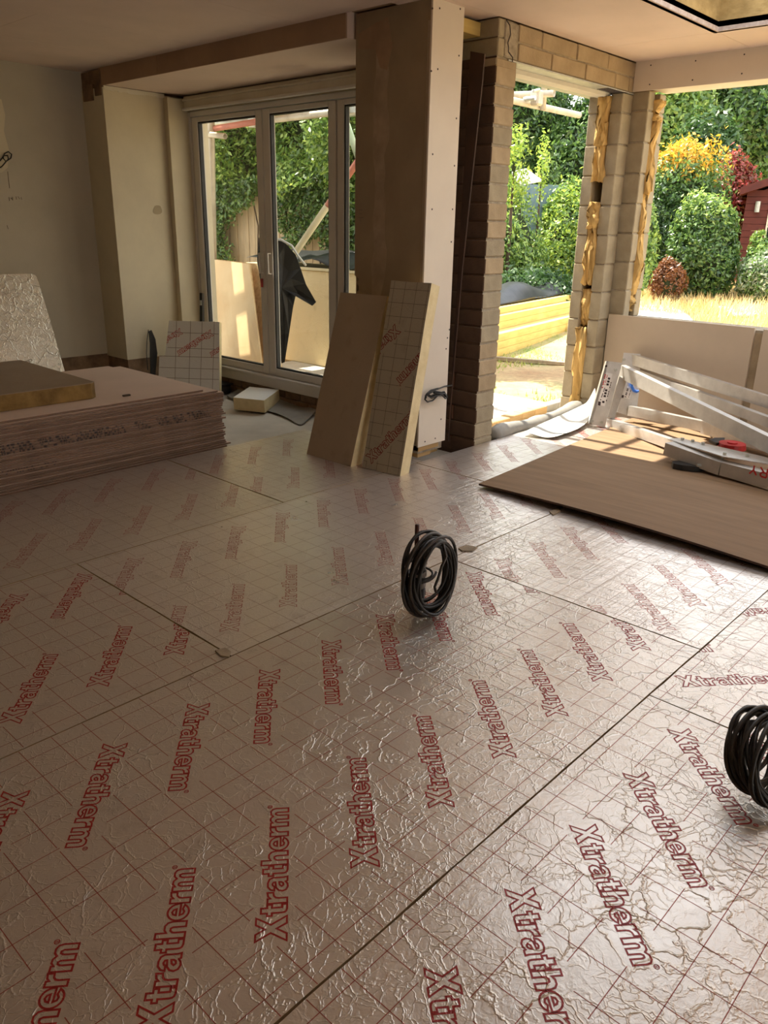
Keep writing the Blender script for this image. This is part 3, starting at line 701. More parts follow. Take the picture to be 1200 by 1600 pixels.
# ---- plywood sheet on the floor, front edge lifted
pw = empty('plywood_sheet', (3.79, 1.0, 0)); tag(pw, 'brown plywood sheet lying on the foil boards at right', 'plywood')
def ply_grid():
    c00 = PZ(748,757,.022); c10 = PZ(1255,892,.06); c01 = Vector((c00.x+2.43, c00.y+.21, .012)); c11 = Vector((c10.x+2.43, c10.y+.2, .02))
    m = MB(); n = 10; top = []
    for j in range(n+1):
        for i in range(n+1):
            s_, t_ = i/n, j/n; p = c00*(1-s_)*(1-t_)+c10*s_*(1-t_)+c01*(1-s_)*t_+c11*s_*t_
            p.z = .014 + (.028*math.sin(math.pi*min(1, s_*.9+.05)))*(1-t_)**2 + .010*(1-t_); top.append(p-pw.location)
    th = Vector((0,0,-.012)); N_ = len(top); fs = []
    for j in range(n):
        for i in range(n):
            a = j*(n+1)+i; fs.append((a, a+1, a+n+2, a+n+1)); fs.append((N_+a, N_+a+n+1, N_+a+n+2, N_+a+1))
    b = [i for i in range(n+1)] + [(j+1)*(n+1)-1 for j in range(1, n+1)] + [n*(n+1)+i for i in range(n-1, -1, -1)] + [j*(n+1) for j in range(n-1, 0, -1)]
    mi = [0]*len(fs)
    for k in range(len(b)): fs.append((b[k], N_+b[k], N_+b[(k+1) % len(b)], b[(k+1) % len(b)])); mi.append(1)
    m.v = [tuple(p) for p in top] + [tuple(p+th) for p in top]; m.f = fs; m.mi = mi
    return m.build('sheet', [M['ply'], M['ply_edge']], pw)
ply_grid()

# ---- plasterboard stack beside the left wall
NS = 33; T0 = .0150
rs = random.Random(3)
marks_rows = {25:0, 26:1, 24:2, 27:3}
for i in range(NS):
    z0 = SLAB + .002 + i*T0; dx = rs.uniform(-.03, .02) + (.03 if i < 6 else 0); dy = rs.uniform(-.008, .008)
    if i >= NS-2: dy -= .0; dx -= .05
    X0, X1, Y0, Y1 = .90+dx, 3.29+dx, 4.615+dy, 5.94+dy
    if i == NS-1: Y0 += .03; X1 -= .08
    o = empty('plasterboard_sheet', (X0, Y0, z0))
    lab = 'pink plasterboard sheet in the tall stack, one of the identical layers'
    if i == NS-1: lab = 'topmost pink plasterboard sheet of the stack, under the foam slab'
    elif i == 0: lab = 'bottom plasterboard sheet of the pink stack on the slab'
    elif i in (20,21,22,23): lab = 'pink plasterboard sheet in the stack with black edge printing, upper middle'
    tag(o, lab, 'plasterboard', 'plasterboard sheets stacked by the left wall')
    box('paper_face', (0, .0015, .0012), (X1-X0-.002, Y1-Y0, T0-.0016), M['pink'], o, .0012)
    box('paper_edge', (0, 0, .0022), (X1-X0-.001, .0018, T0-.0026), M['edge_paper'], o)
    box('cut_end', (X1-X0-.003, .002, .002), (X1-X0, Y1-Y0-.001, T0-.0024), M['edge_grey'], o)
    if i in (20,21,22,23):
        m = MB(); rr = random.Random(11)
        for wd0, wd1 in ((.78,1.02),(1.06,1.13),(1.17,1.62),(1.70,1.77),(1.86,1.93),(1.98,2.06),(2.10,2.26)):
            x = wd0
            while x < wd1:
                wl_ = .022
                for k in range(3):
                    on = rr.random(), rr.random(), rr.random(), rr.random()
                    p = on[i-20]
                    xx_ = x+k*wl_/3
                    if p < .66: m.box((xx_, -.0008, .0012), (xx_+wl_/3*(.95 if p < .4 else .55), .0002, T0-.0016))
                x += wl_+.008
        if m.v: m.build('edge_print', M['ink'], o)['kind'] = 'stuff'
    if i in (12,13):
        m = MB(); rr = random.Random(5+i)
        for k in range(22):
            if rr.random() < .62: m.box((.80+k*.016, -.0005, .004), (.809+k*.016, .0002, T0-.005))
        m.build('edge_print', M['ink'], o)['kind'] = 'stuff'
STOP = SLAB + .002 + NS*T0
box_c = MB(); 
# aged foam slab on top of the stack
p_ = PZ(153, 640, STOP)
fs_ = empty('foam_slab', (p_.x, p_.y, STOP+.001)); tag(fs_, 'thick brown-edged insulation slab on top of the plasterboard stack', 'insulation slab')
_a = PZ(0,644,STOP); _b = PZ(151,622,STOP); _dir = (_b-_a).normalized(); _c = PZ(32,563,STOP+.1); _l = _b-_dir*2.0
q0 = [((q-fs_.location).x, (q-fs_.location).y) for q in (_l, _b-_dir*.03, _b+Vector((.01,.03,0)), _c, _c-_dir*1.5)]
m = MB(); m.plate([(x, y, 0) for x, y in q0], (0,0,.098)); m.build('foam_core', simple('aged_foam', (.42,.27,.09), (.20,.12,.04), 7, .95, .5, 40), fs_)
m = MB(); m.plate([(x, y, .098) for x, y in q0], (0,0,.004)); m.build('dirty_facing', M['foil_old'], fs_)
m = MB(); m.box((2.62, 4.78, STOP), (2.67, 4.80, STOP+.01)); tag(m.build('wood_chip', M['bark']), 'tiny dark chip on the top plasterboard sheet', 'chip')

# ---- small boards round the room
def lean_board(c_bl, c_br, c_tl, T, W=None, **kw):
    """board whose front face has these three corners (bottom left, bottom right, top left)"""
    bl, br, tl = Vector(c_bl), Vector(c_br), Vector(c_tl)
    u_ = (br-bl); L = u_.length; u_.normalize(); v_ = (tl-bl); v_ = v_-u_*v_.dot(u_); Wd = v_.length; v_.normalize(); n_ = u_.cross(v_)
    mt = Matrix(((u_.x,v_.x,n_.x,0),(u_.y,v_.y,n_.y,0),(u_.z,v_.z,n_.z,0),(0,0,0,1))); mt.translation = bl - n_*T
    return insulation_board(L, Wd, T, (0,0,0), (0,0,0), mtx=mt, **kw)
# two boards leaning on the pillar
o = lean_board(PX(479,710,3.503), PX(548,729,3.503), PX(549,458,3.845), .10, face='foil_brown', printed=False, seed=31, core='foam')
tag(o, 'plain tan-faced insulation board leaning on the pillar, left of the pair', 'insulation board')
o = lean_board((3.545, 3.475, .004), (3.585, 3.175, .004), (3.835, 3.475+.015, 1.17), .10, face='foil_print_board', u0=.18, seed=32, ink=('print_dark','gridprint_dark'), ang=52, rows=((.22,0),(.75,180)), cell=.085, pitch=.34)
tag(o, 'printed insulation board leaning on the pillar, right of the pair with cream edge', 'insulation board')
# white board by the patio door
bl = Vector((4.35, 6.66, SLAB+.003))
wbm = empty('insulation_offcut', (4.0,6.5,SLAB)); tag(wbm, 'white printed insulation offcut leaning beside the patio door', 'insulation board')
def offcut():
    n = Vector((-.78,-.55,.30)).normalized(); p0 = PX(343, 606, 4.42); BY = 606
    while PN(343, BY, p0, n).z > SLAB+.004: BY += .5
    pts = [PN(x, y, p0, n) for x, y in ((343,BY),(343,503),(264,501),(258,556),(249,557),(247,BY-14))]
    pts[0] = pts[0]; off = -n*.06
    inv = wbm.location
    m = MB(); m.plate([p-inv for p in pts], off); m.build('foam_core', M['foam'], wbm)
    m = MB(); m.plate([p-inv+n*.0012 for p in pts], -n*.001); m.build('foil_facing', M['foil_white'], wbm)
    u_ = Vector((0,0,1)).cross(n).normalized(); v_ = n.cross(u_); org = pts[2]
    g = MB()
    for px in (276, 298, 316, 335):
        a = PN(px, 501.5, p0, n)-inv+n*.0016; b = PN(px-3, 612, p0, n)-inv+n*.0016; g.bar(a, b, .004, .0006, n)
    for py in (519, 543, 556, 574, 590):
        x0_ = 262 if py < 556 else 249
        a = PN(x0_, py, p0, n)-inv+n*.0016; b = PN(342, py+3, p0, n)-inv+n*.0016; g.bar(a, b, .004, .0006, n)
    g.build('printed_grid', simple('grey_line', (.32,.26,.23), (.28,.22,.2), 9, .8), wbm)
    # lettering read upside down along the diagonal
    def word(px0, py0, px1, py1, cut):
        A = PN(px0, py0, p0, n); B = PN(px1, py1, p0, n); e1 = (B-A); L = e1.length; e1.normalize(); e2 = n.cross(e1); k = L/WORDL
        bm = bmesh.new(); vv = [bm.verts.new(A-inv+e1*(q[0]*k)+e2*(q[1]*k)+n*.002) for q in WV]
        for f in WF: bm.faces.new([vv[i] for i in f])
        for (a, b) in cut:
            pa = PN(*a, p0, n)-inv; pb = PN(*b, p0, n)-inv; no = (pb-pa).cross(n); cm = PN(300, 540, p0, n)-inv; no = no if (cm-pa).dot(no) < 0 else -no; bmesh.ops.bisect_plane(bm, geom=bm.verts[:]+bm.edges[:]+bm.faces[:], plane_co=pa, plane_no=no, clear_outer=True)
        me = bpy.data.meshes.new('printed_lettering'); bm.to_mesh(me); bm.free(); me.materials.append(M['redink']); link('printed_lettering', me, wbm)
    word(329, 515, 277, 549, [])
    word(281, 513, 233, 545, [((258,556),(264,501))])
    word(378, 519, 328, 551, [((343,503),(343,640))])
offcut()
# crinkled silver board leaning against the left wall behind the stack
sb = empty('insulation_board', (2.6,6.6,SLAB)); tag(sb, 'crinkled silver foil insulation board leaning on the left wall', 'insulation board')
n = Vector((-.12,-.95,.30)).normalized(); p0 = Vector((2.6, 6.75, .55))
pts = [PN(x, y, p0, n) for x, y in ((-90,700),(-90,430),(50,428),(56,431),(60,440),(78,500),(100,578),(125,680))]
for p in pts: p.z = max(p.z, SLAB+.005)
m = MB(); m.plate([p-sb.location for p in pts], -n*.05); m.build('foam_core', M['foam'], sb)
m = MB(); m.plate([p-sb.location+n*.0012 for p in pts], -n*.001); m.build('foil_facing', M['foil_silver'], sb)
# foam offcut on the slab and membrane under it
fo = empty('foam_offcut', (4.3,5.6,SLAB)); tag(fo, 'pale foam block offcut on the concrete below the patio door', 'foam offcut')
a = PZ(366,640,SLAB+.02); b = PZ(414,645,SLAB+.02); c = PZ(437,627,SLAB+.03); d = a+(c-b)
base = [p-fo.location for p in (a, b, c, d)]
m = MB(); m.add([p for p in base]+[p+Vector((-.02,-.02,.115)) for p in base], [(3,2,1,0),(4,5,6,7),(0,1,5,4),(1,2,6,5),(2,3,7,6),(3,0,4,7)]); m.build('foam_core', M['foam'], fo)
m = MB(); m.plate([p+Vector((-.02,-.02,.1155)) for p in base], (0,0,.001)); m.build('foil_facing', M['foil_white'], fo)
def sheet(name, rows, mat, thick=.002, parent=None, sub=1):
    nr, nc = len(rows), len(rows[0]); vs_ = [Vector(p) for r_ in rows for p in r_]; loc = vs_[0].copy() if parent is None else Vector((0,0,0))
    fs = [(j*nc+i, j*nc+i+1, (j+1)*nc+i+1, (j+1)*nc+i) for j in range(nr-1) for i in range(nc-1)]
    o = mesh_obj(name, [v-loc for v in vs_], fs, mat, parent, True); o.location = loc
    md = o.modifiers.new('thickness', 'SOLIDIFY'); md.thickness = thick; md.offset = 1
    if sub: md = o.modifiers.new('smooth', 'SUBSURF'); md.levels = sub; md.render_levels = sub
    return o
rr = random.Random(2); rows = []
for j in range(7):
    t = j/6; A = PZ(350+ (448-350)*t, 622+(655-622)*t, SLAB); B = PZ(380+(500-380)*t, 612+(640-612)*t, SLAB)
    rows.append([A.lerp(B, k/4) + Vector((0,0,.006+ (.07*math.sin(t*6+1.2)**2*(k/4) if k else .005) + rr.uniform(0,.012))) for k in range(5)])
A_ = []
for k in range(5):
    A_.append(PZ(470+k*7, 668-k*7, SLAB+.01+.004*k))
rows.append(A_)
tag(sheet('membrane_strip', rows, M['dpc']), 'dark grey damp-proof membrane strip crumpled along the patio door sill', 'membrane')
# spirit level, black blade and box near the bay
lv = empty('spirit_level', (4.55, 6.83, SLAB)); tag(lv, 'black spirit level standing upright in the bay corner by the door frame', 'spirit level')
p1 = PX(310, 458, 4.56); pl = Vector((4.52, p1.y-.03, SLAB+.002))
m = MB(); m.bar(pl-lv.location, Vector((4.60, p1.y, p1.z))-lv.location, .026, .06, (-.8,-.6,0)); m.build('body', M['black'], lv)
m = MB(); m.bar(pl.lerp(Vector((4.60,p1.y,p1.z)), .88)-lv.location+Vector((-.026,-.02,0)), pl.lerp(Vector((4.60,p1.y,p1.z)), .93)-lv.location+Vector((-.026,-.02,0)), .015, .03, (-.8,-.6,0)); m.build('vial', M['steel'], lv)
bl_ = empty('handsaw', (4.28, 6.9, SLAB)); tag(bl_, 'dark curved saw blade propped on the bay side wall', 'saw')
p0b = (4.2, 6.88, .3); nn = (-.3,-.95,.1)
m = MB(); m.plate([PN(x, y, p0b, nn)-bl_.location for x, y in ((233,518),(237,516),(243,530),(246,552),(243,585),(237,600),(235,560),(235,536))], (0,.012,0)); m.build('blade', M['black'], bl_)
m = MB(); m.tube([PN(x, y, p0b, nn)-bl_.location+Vector((0,-.01,0)) for x, y in ((231,515),(229,530),(228,552),(230,578))], .004, 6); m.build('wire', M['black'], bl_)
cn = empty('black_crate', (4.55, 6.5, SLAB)); tag(cn, 'small black plastic tray on the concrete under the patio sill', 'tray')
m = MB(); m.cham((-.16,-.14,.0), (.1,.14,.10), .02); m.build('body', M['black'], cn); m = MB(); m.box((-.17,-.15,.095), (.11,.15,.105)); m.build('rim', M['black'], cn)

# ---- cables
def loops(m, c, ex, ey, ez, n, r0, r1, thick, seed, rad=.006, seg=44, sq=1.0, wob=.010):
    rr = random.Random(seed); pts = []
    for k in range(n):
        r = rr.uniform(r0, r1); ox, oy, oz = rr.uniform(-.010,.010), rr.uniform(-.012,.012), rr.uniform(-thick, thick); ph = rr.uniform(0, 6.28); tl_ = rr.uniform(-.12,.12)
        for i in range(seg):
            a = 2*math.pi*i/seg
            x = math.cos(a)*r*sq+ox; y = math.sin(a)*r+oy; z_ = oz + wob*math.sin(2*a+ph) + tl_*y
            pts.append((c + ex*x + ey*y + ez*z_, k, i))
    for k in range(n): m.tube([p[0] for p in pts if p[1] == k], rad, 7, closed=True)
def coil(name, label, base, ring_h, ring_w, yaw, lean, seed, n, parts=True):
    root = empty(name, base); tag(root, label, 'cable'); return root
cb = PZ(676, 967, .002)
ck_ = empty('cable_coil', cb); tag(ck_, 'black cable coil standing upright around a short pipe in the middle of the floor', 'cable')
view = Vector((math.cos(YAW), math.sin(YAW), 0)); rightv = Vector((math.sin(YAW), -math.cos(YAW), 0))
th = R(48); ex = rightv*math.cos(th) + view*math.sin(th); ez = -rightv*math.sin(th) + view*math.cos(th); ey = (Vector((0,0,1))*math.cos(R(14)) + (-rightv*.25+view*.97)*math.sin(R(14))).normalized()
m = MB(); loops(m, ey*.182, ex, ey, ez, 11, .118, .168, .030, 5, .0068, sq=.88); m.build('cable_loops', M['rubber'], ck_, True)
m = MB(); loops(m, ey*.180, ex, ey, ez, 3, .140, .168, .036, 9, .0066, sq=.92); m.build('outer_loops', M['rubber_grey'], ck_, True)
m = MB()                                      # stray loop to the left and a hanging tail
lc = PD(640, 893, (cb-EYEV).dot(_f)) - cb
m.tube([lc + rightv*(.055*math.cos(a)+.01*k*.2) + Vector((0,0,.020*math.sin(a))) + view*(.06*math.sin(a)) for k, a in enumerate([2*math.pi*i/26 for i in range(27)])], .0055, 7)
tail = [PD(x, y, (cb-EYEV).dot(_f)-.04)-cb for x, y in ((692,850),(697,870),(690,885),(684,905),(679,917),(681,925))]; m.tube(tail, .006, 7)
m.build('loose_ends', M['rubber_grey'], ck_, True)
pb = PZ(649, 944, .0); pt_ = pb.copy(); dpt = (pb-EYEV); 
pipe = empty('pipe_stub', (pb.x, pb.y, SLAB)); tag(pipe, 'dark red pipe stub with silver tape rising through the floor inside the coil', 'pipe')
ptop = PN(652, 820, pb, (-view.x, -view.y, 0))
m = MB(); m.tube([Vector((pb.x,pb.y,SLAB+.001))-pipe.location, ptop-pipe.location], .0095, 12); m.build('pipe', M['copper'], pipe, True)
m = MB(); hp = []
for k in range(60):
    t = k/59; a = t*2*math.pi*4.2; c_ = Vector((pb.x,pb.y,0)).lerp(ptop, .12+.55*t)-pipe.location + rightv*.018; hp.append(c_ + (rightv*math.cos(a)+view*math.sin(a))*.024)
for k in range(0, 59):
    a, b = hp[k], hp[k+1]; m.add([a, b, b+Vector((0,0,.022)), a+Vector((0,0,.022))], [(0,1,2,3)])
o = m.build('tape_wrap', M['tape'], pipe); md = o.modifiers.new('thickness', 'SOLIDIFY'); md.thickness = .003
m = MB(); cc = Vector((pb.x,pb.y,0)).lerp(ptop, .05)-pipe.location + rightv*.018; m.tube([cc, Vector((pb.x,pb.y,0)).lerp(ptop, .70)-pipe.location+rightv*.018], .021, 12); m.build('cable_bundle', M['rubber'], pipe, True)
m = MB(); m.tube([Vector((pb.x,pb.y,0)).lerp(ptop,.40)-pipe.location+rightv*.018 + (rightv*math.cos(a)*.05+view*math.sin(a)*.04)+Vector((0,0,.01*math.sin(a))) for a in [2*math.pi*i/20 for i in range(20)]], .005, 6, closed=True); m.build('tie_loop', M['rubber'], pipe, True)
# second coil at the right edge
c2 = PZ(1214, 1268, .002)
k2 = empty('cable_coil', c2); tag(k2, 'black cable coil cut off by the right edge of the picture', 'cable')
th = R(35); ex = rightv*math.cos(th) + view*math.sin(th); ez = -rightv*math.sin(th) + view*math.cos(th); ey = (Vector((0,0,1))*math.cos(R(44)) + view*math.sin(R(44))).normalized()
m = MB(); loops(m, ey*.130+Vector((0,0,.015)), ex, ey, ez, 9, .085, .120, .035, 15, .0066); m.build('cable_loops', M['rubber'], k2, True)
m = MB(); loops(m, ey*.132+view*.05-rightv*.03+Vector((0,0,.012)), ex, ey, ez, 5, .08, .115, .045, 25, .0066); m.build('outer_loops', M['rubber_grey'], k2, True)
# wire curl on the left wall, coiled wire on the pillar
wc = empty('wire_tail', PY(2, 258, 7.32)); tag(wc, 'thin black wire curl hanging from the left wall', 'wire')
pts = [PY(x, y, 7.30 - .02*math.sin(i)) - wc.location for i, (x, y) in enumerate(((0,262),(4,259),(10,252),(17,247),(18,241),(13,237),(7,240),(5,247),(9,252),(13,249),(12,243),(6,243),(2,249),(-3,254)))]
m = MB(); m.tube(pts, .005, 6); m.build('wire', M['rubber'], wc, True)
pc = empty('wire_bundle', PY(680, 612, 3.33)); tag(pc, 'bundled black wire poking from the white face of the pillar', 'wire')
pts = [PY(x, y, 3.345 - .035*math.sin(math.pi*i/17)-.004*(i % 3)) - pc.location for i, (x, y) in enumerate(((706,602),(694,604),(684,608),(672,611),(666,616),(672,620),(684,615),(693,613),(697,620),(694,621),(688,614),(676,612),(665,618),(664,624),(668,628),(676,626),(684,618),(695,618)))]
m = MB(); m.tube(pts, .0055, 6); m.tube([p+Vector((0,-.006,.006)) for p in pts[2:14]], .0055, 6); m.tube([p+Vector((0,-.010,-.006)) for p in pts[3:12]], .0055, 6); m.build('wire', M['rubber'], pc, True)
# dark board leaning in the gap behind the pillar, and a joist end above
dbd = empty('hardboard_sheet', (4.4, 3.6, 0)); tag(dbd, 'dark brown hardboard leaning in the gap behind the pillar', 'board')
m = MB(); m.plate([PX(x, y, 4.44)-dbd.location for x, y in ((700,690),(735,80),(757,84),(753,130),(722,420),(703,640))], (.012,0,0)); m.build('sheet', simple('dark_hardboard', (.085,.04,.022), (.05,.025,.015), 3, .7), dbd)
js = empty('joist_end', (4.4, 3.6, 2.5)); tag(js, 'yellow timber joist end under the ceiling behind the pillar', 'joist')
m = MB(); m.bar((-.1,.0,.155), (.14,.0,.155), .3, .075); m.build('joist', M['timber_y'], js)
# ---- aluminium folding stand lying at the right
al = empty('aluminium_stand', PZ(935, 660, .02)); tag(al, 'folded aluminium work stand with leg rails lying on the plywood at right', 'work stand')
A0 = al.location.copy()
def apart(name, mat, fn):
    m = MB(); fn(m); m.v = [tuple(Vector(v)-A0) for v in m.v]; return m.build(name, mat, al)
def abar(name, p, q, wd, ht, mat='alu', up=(0,0,1)): return apart(name, M[mat], lambda m: m.bar(p, q, wd, ht, up))
nv = Vector((-.76,-.62,.18)).normalized(); pL = PZ(934, 664, .02)
def aplate(name, pix, p0, n, off, mat): return apart(name, M[mat], lambda m: m.plate([PN(x, y, p0, n) for x, y in pix], off))
aplate('end_plate', ((948,564),(972,567),(945,668),(920,662)), pL, nv, -nv*.012, 'alu')
aplate('plate_flange', ((968,588),(979,594),(960,655),(950,652)), pL-nv*.0, nv, -nv*.05, 'alu_dull')
aplate('plate_flange', ((948,564),(951,565),(924,663),(920,662)), pL+nv*.0, nv, -nv*.06, 'alu')
p2 = pL - nv*.16
aplate('end_plate', ((978,593),(1000,600),(994,650),(983,650),(964,644)), p2, nv, -nv*.01, 'alu')
p3 = pL - nv*.34
aplate('corner_bracket', ((975,551),(1001,553),(1000,578),(971,572)), p3, nv, -nv*.012, 'alu')
def onp(px, py, p0): return PN(px, py, p0, nv)
# rails
abar('rail', onp(985,560,p3-nv*.04), PZ(1290,656,.30), .045, .085, 'alu')
abar('rail', onp(985,578,p3-nv*.16), PZ(1290,692,.20), .05, .07, 'alu_dull')
abar('rail', onp(972,580,pL-nv*.05), PZ(1300,742,.19), .05, .10, 'alu_dull')
abar('rail_edge', onp(972,572,pL-nv*.05), PZ(1300,729,.195), .055, .012, 'alu')
abar('rail', onp(984,641,p2), PZ(1110,668,.10), .05, .08, 'alu')
abar('sleeve', PZ(1100,667,.105), PZ(1300,722,.10), .065, .095, 'alu')
abar('rail', onp(952,660,pL-nv*.04), PZ(1072,701,.085), .05, .07, 'alu')
q1, q2, q3 = PZ(1044,700,.115), PZ(1130,731,.085), PZ(1290,772,.085)
abar('spreader_arm', q1, q2, .085, .085, 'alu_dull'); abar('spreader_arm', q2, q3, .075, .085, 'alu_dull')
apart('top_flange', M['alu'], lambda m: m.plate([PZ(x, y, .162) for x, y in ((1044,686),(1062,684),(1205,716),(1215,727),(1130,713))], (0,0,-.006)))
abar('lower_rod', PZ(1050,716,.045), PZ(1290,790,.04), .02, .02, 'alu')
for px, py in ((1066,688),(1082,691),(1098,695),(1132,711),(1167,714)):
    apart('bolt', M['steel'], lambda m, px=px, py=py: m.tube([PZ(px,py,.160), PZ(px,py,.160)+Vector((0,0,.018))], .011, 6))
for px, py, p0 in ((975,562,p3),(992,564,p3),(925,658,pL),(940,660,pL),(962,578,pL),(982,637,p2)):
    apart('bolt', M['steel'], lambda m, px=px, py=py, p0=p0: m.tube([PN(px,py,p0,nv), PN(px,py,p0,nv)+nv*.014], .012, 6))
apart('bolt', M['ink'], lambda m: m.tube([PN(947,572,pL,nv), PN(947,572,pL,nv)+nv*.004], .009, 8))
apart('tie_bar', M['alu'], lambda m: m.tube([PZ(1129,712,.15), PZ(1124,738,.03)], .007, 6))
lbl = lambda nm, pix, p0, mt, e=.0015: apart(nm, M[mt], lambda m: m.plate([PN(x, y, p0+nv*e, nv) for x, y in pix], nv*.0006))
lbl('sticker', ((947,582),(957,584),(945,635),(933,632)), pL, 'label')
lbl('sticker', ((980,603),(990,606),(984,624),(974,621)), p2, 'label')
def txtlines(m, pl_, lines):
    for (x0, y0, x1, y1, wd_) in lines:
        a = PN(x0, y0, pl_+nv*.0026, nv); b = PN(x1, y1, pl_+nv*.0026, nv); nseg = 9
        for k in range(nseg):
            if k % 4 == 3: continue
            m.bar(a.lerp(b, k/nseg), a.lerp(b, (k+.7)/nseg), wd_, .0006, nv)
apart('sticker_print', M['ink'], lambda m: txtlines(m, pL, ((952,590,942,631,.018),(955,597,947,628,.006),(945,606,938,626,.008))))
apart('sticker_print', M['redink'], lambda m: txtlines(m, pL, ((946,585,941,607,.010),(949,586,945,602,.006))))
apart('sticker_print', M['ink'], lambda m: txtlines(m, p2, ((981,607,977,621,.014),(986,609,982,621,.006))))
lbl('sticker_logo', ((935,627),(939,628),(938,634),(934,633)), pL, 'ink', .003); lbl('sticker_logo', ((972,617),(975,618),(974,622),(971,621)), p2, 'ink', .003)
apart('tape_loop', M['blue'], lambda m: m.tube([PN(x, y, p2+nv*.02, nv) for x, y in ((986,598),(987,604),(990,610),(995,612),(998,611))], [.012,.013,.013,.012,.009], 8))
apart('clamp', M['black'], lambda m: (m.plate([PZ(x, y, .030) for x, y in ((1049,728),(1078,727),(1076,719),(1084,722),(1100,728),(1108,731),(1107,736),(1085,737),(1066,735),(1051,732))], (0,0,.035))))
apart('clamp_bolt', M['steel'], lambda m: m.tube([PZ(1092,729,.066), PZ(1092,729,.066)+Vector((0,0,.012))], .014, 8))
apart('knob_lever', M['black'], lambda m: m.plate([PZ(x, y, .09) for x, y in ((1107,691),(1116,688),(1132,688),(1130,696),(1118,696))], (0,0,.02)))
apart('red_knob', M['red'], lambda m: (m.tube([PZ(1144,695,.10)+Vector((0,0,-.025)), PZ(1144,695,.10)+Vector((0,0,.012))], [.095,.088], 24)))
apart('knob_hub', M['redink'], lambda m: m.tube([PZ(1144,695,.10)+Vector((0,0,.012)), PZ(1144,695,.10)+Vector((0,0,.02))], .035, 16))
for pix in ((1112,681),(1191,699)): apart('ball_pin', M['alu'], lambda m, pix=pix: m.ball(PZ(*pix, .06), .016))
# painted letters on the spreader arm, upside down: T R Y
sidev = (q3-q2).normalized(); nrm = Vector((0,0,1)).cross(sidev).normalized()
if nrm.dot(EYEV-q2) < 0: nrm = -nrm
org = q2 + nrm*.0385
def letters(m):
    strokes = {'Y': [((0,1),(.5,.5)),((1,1),(.5,.5)),((.5,.5),(.5,0))], 'R': [((0,0),(0,1)),((0,1),(.7,1)),((.7,1),(.9,.78)),((.9,.78),(.7,.52)),((.7,.52),(0,.52)),((.4,.52),(1,0))], 'T': [((0,1),(1,1)),((.5,0),(.5,1))]}
    a0 = PN(1172, 733, org, nrm); x = 0
    for ch in 'YRT':
        for (a, b) in strokes[ch]:
            f = lambda q: a0 + sidev*(x+(1-q[0])*.045) + Vector((0,0,1))*(.028-q[1]*.056)
            m.bar(f(a), f(b), .010, .001, nrm)
        x += .062
apart('painted_letters', M['redink'], letters)

# ---- membranes in the doorway
rr = random.Random(4)
A, B = Vector((4.83, 3.36, .035)), Vector((6.30, 3.42, .045))
root = empty('membrane_roll', (5.5, 3.4, SLAB)); tag(root, 'rolled grey membrane lying along the doorway threshold', 'membrane')
m = MB(); pts = []; rad = []
for i in range(26):
    t = i/25; p = A.lerp(B, t); p.z = .0+.015*math.sin(t*9); p.y += .012*math.sin(t*14); pts.append(p-root.location); rad.append(.062+.012*math.sin(t*17)+rr.uniform(-.005,.005))
m.tube(pts, rad, 14); m.build('roll', M['dpc'], root, True)
m = MB(); pts2 = [p+Vector((0,-.055,-.02)) for p in pts]; 
for i in range(25): m.add([pts2[i], pts2[i+1], pts2[i+1]+Vector((0,-.05-.03*math.sin(i),-.004)), pts2[i]+Vector((0,-.05-.03*math.sin(i-1),-.004))], [(0,1,2,3)])
o = m.build('loose_flap', M['dpc'], root); md = o.modifiers.new('thickness','SOLIDIFY'); md.thickness = .002
rows = []
edge0 = [(812,678),(835,668),(865,655),(893,641),(918,626)]; edge1 = [(868,684),(892,677),(915,667),(932,640),(942,596)]
for j in range(7):
    t = j/6; row = []
    for k in range(5):
        z0 = [.02,.03,.045,.06,.10][k]; z1 = [.025,.02,.02,.06,.26][k]
        a = PZ(*edge0[k], z0); b = PZ(*edge1[k], z1); p = a.lerp(b, t); p.z += .012*math.sin(t*7+k) - .03*math.sin(math.pi*t)*(k/4); row.append(p)
    rows.append(row)
for r_ in rows:
    for p in r_: p.x = min(p.x, 6.16); p.y = min(p.y, 3.30); p.z = max(p.z, .012)
tag(sheet('membrane_sheet', rows, M['fleece']), 'pale grey membrane sheet spilling from the doorway beside the stand', 'membrane')
ed = empty('threshold_kerb', (5.6, 3.75, -.15)); tag(ed, 'row of pale orange brick edging just outside the doorway', 'edging')
for i in range(8):
    block('brick', (-.62+i*.215, -.05+.012*i, .0), (-.62+i*.215+.205, .05+.012*i, .115), M['timber'] if i < 6 else M['dpc'], ed, .006)

# ---- outside the doorway
def at(px, py, d): return PD(px, py, d)
# timber stack with black polythene
e0 = PZ(785, 556, -.16); e1 = PZ(885, 526, -.16); dv = (e1-e0); dv.z = 0; dv.normalize(); bk = Vector((-dv.y, dv.x, 0))
tst = e0 - dv*1.6
rowz = 0
for layer, (back, nrow, h) in enumerate(((0,2,.105),(.0,3,.10),(.0,3,.10),(.22,2,.10),(.22,2,.085),(.34,2,.085))):
    for k in range(nrow):
        st = tst + bk*(back+k*.205) + Vector((0,0,rowz+.002)) + dv*random.uniform(-.05,.05)
        m = MB(); m.bar((0,0,h/2), dv*5.2+Vector((0,0,h/2)), .20, h-.004); o = m.build('timber_joist', M['timber_y']); o.location = st + bk*.1
        nm = ['bottom','second','third','fourth','fifth','top'][layer]
        tag(o, 'yellow sawn joist in the stack on the lawn, %s layer%s' % (nm, [', front row', ', next row back', ', hindmost row'][k]), 'timber', 'joists stacked on the lawn')
    rowz += h
rows = []
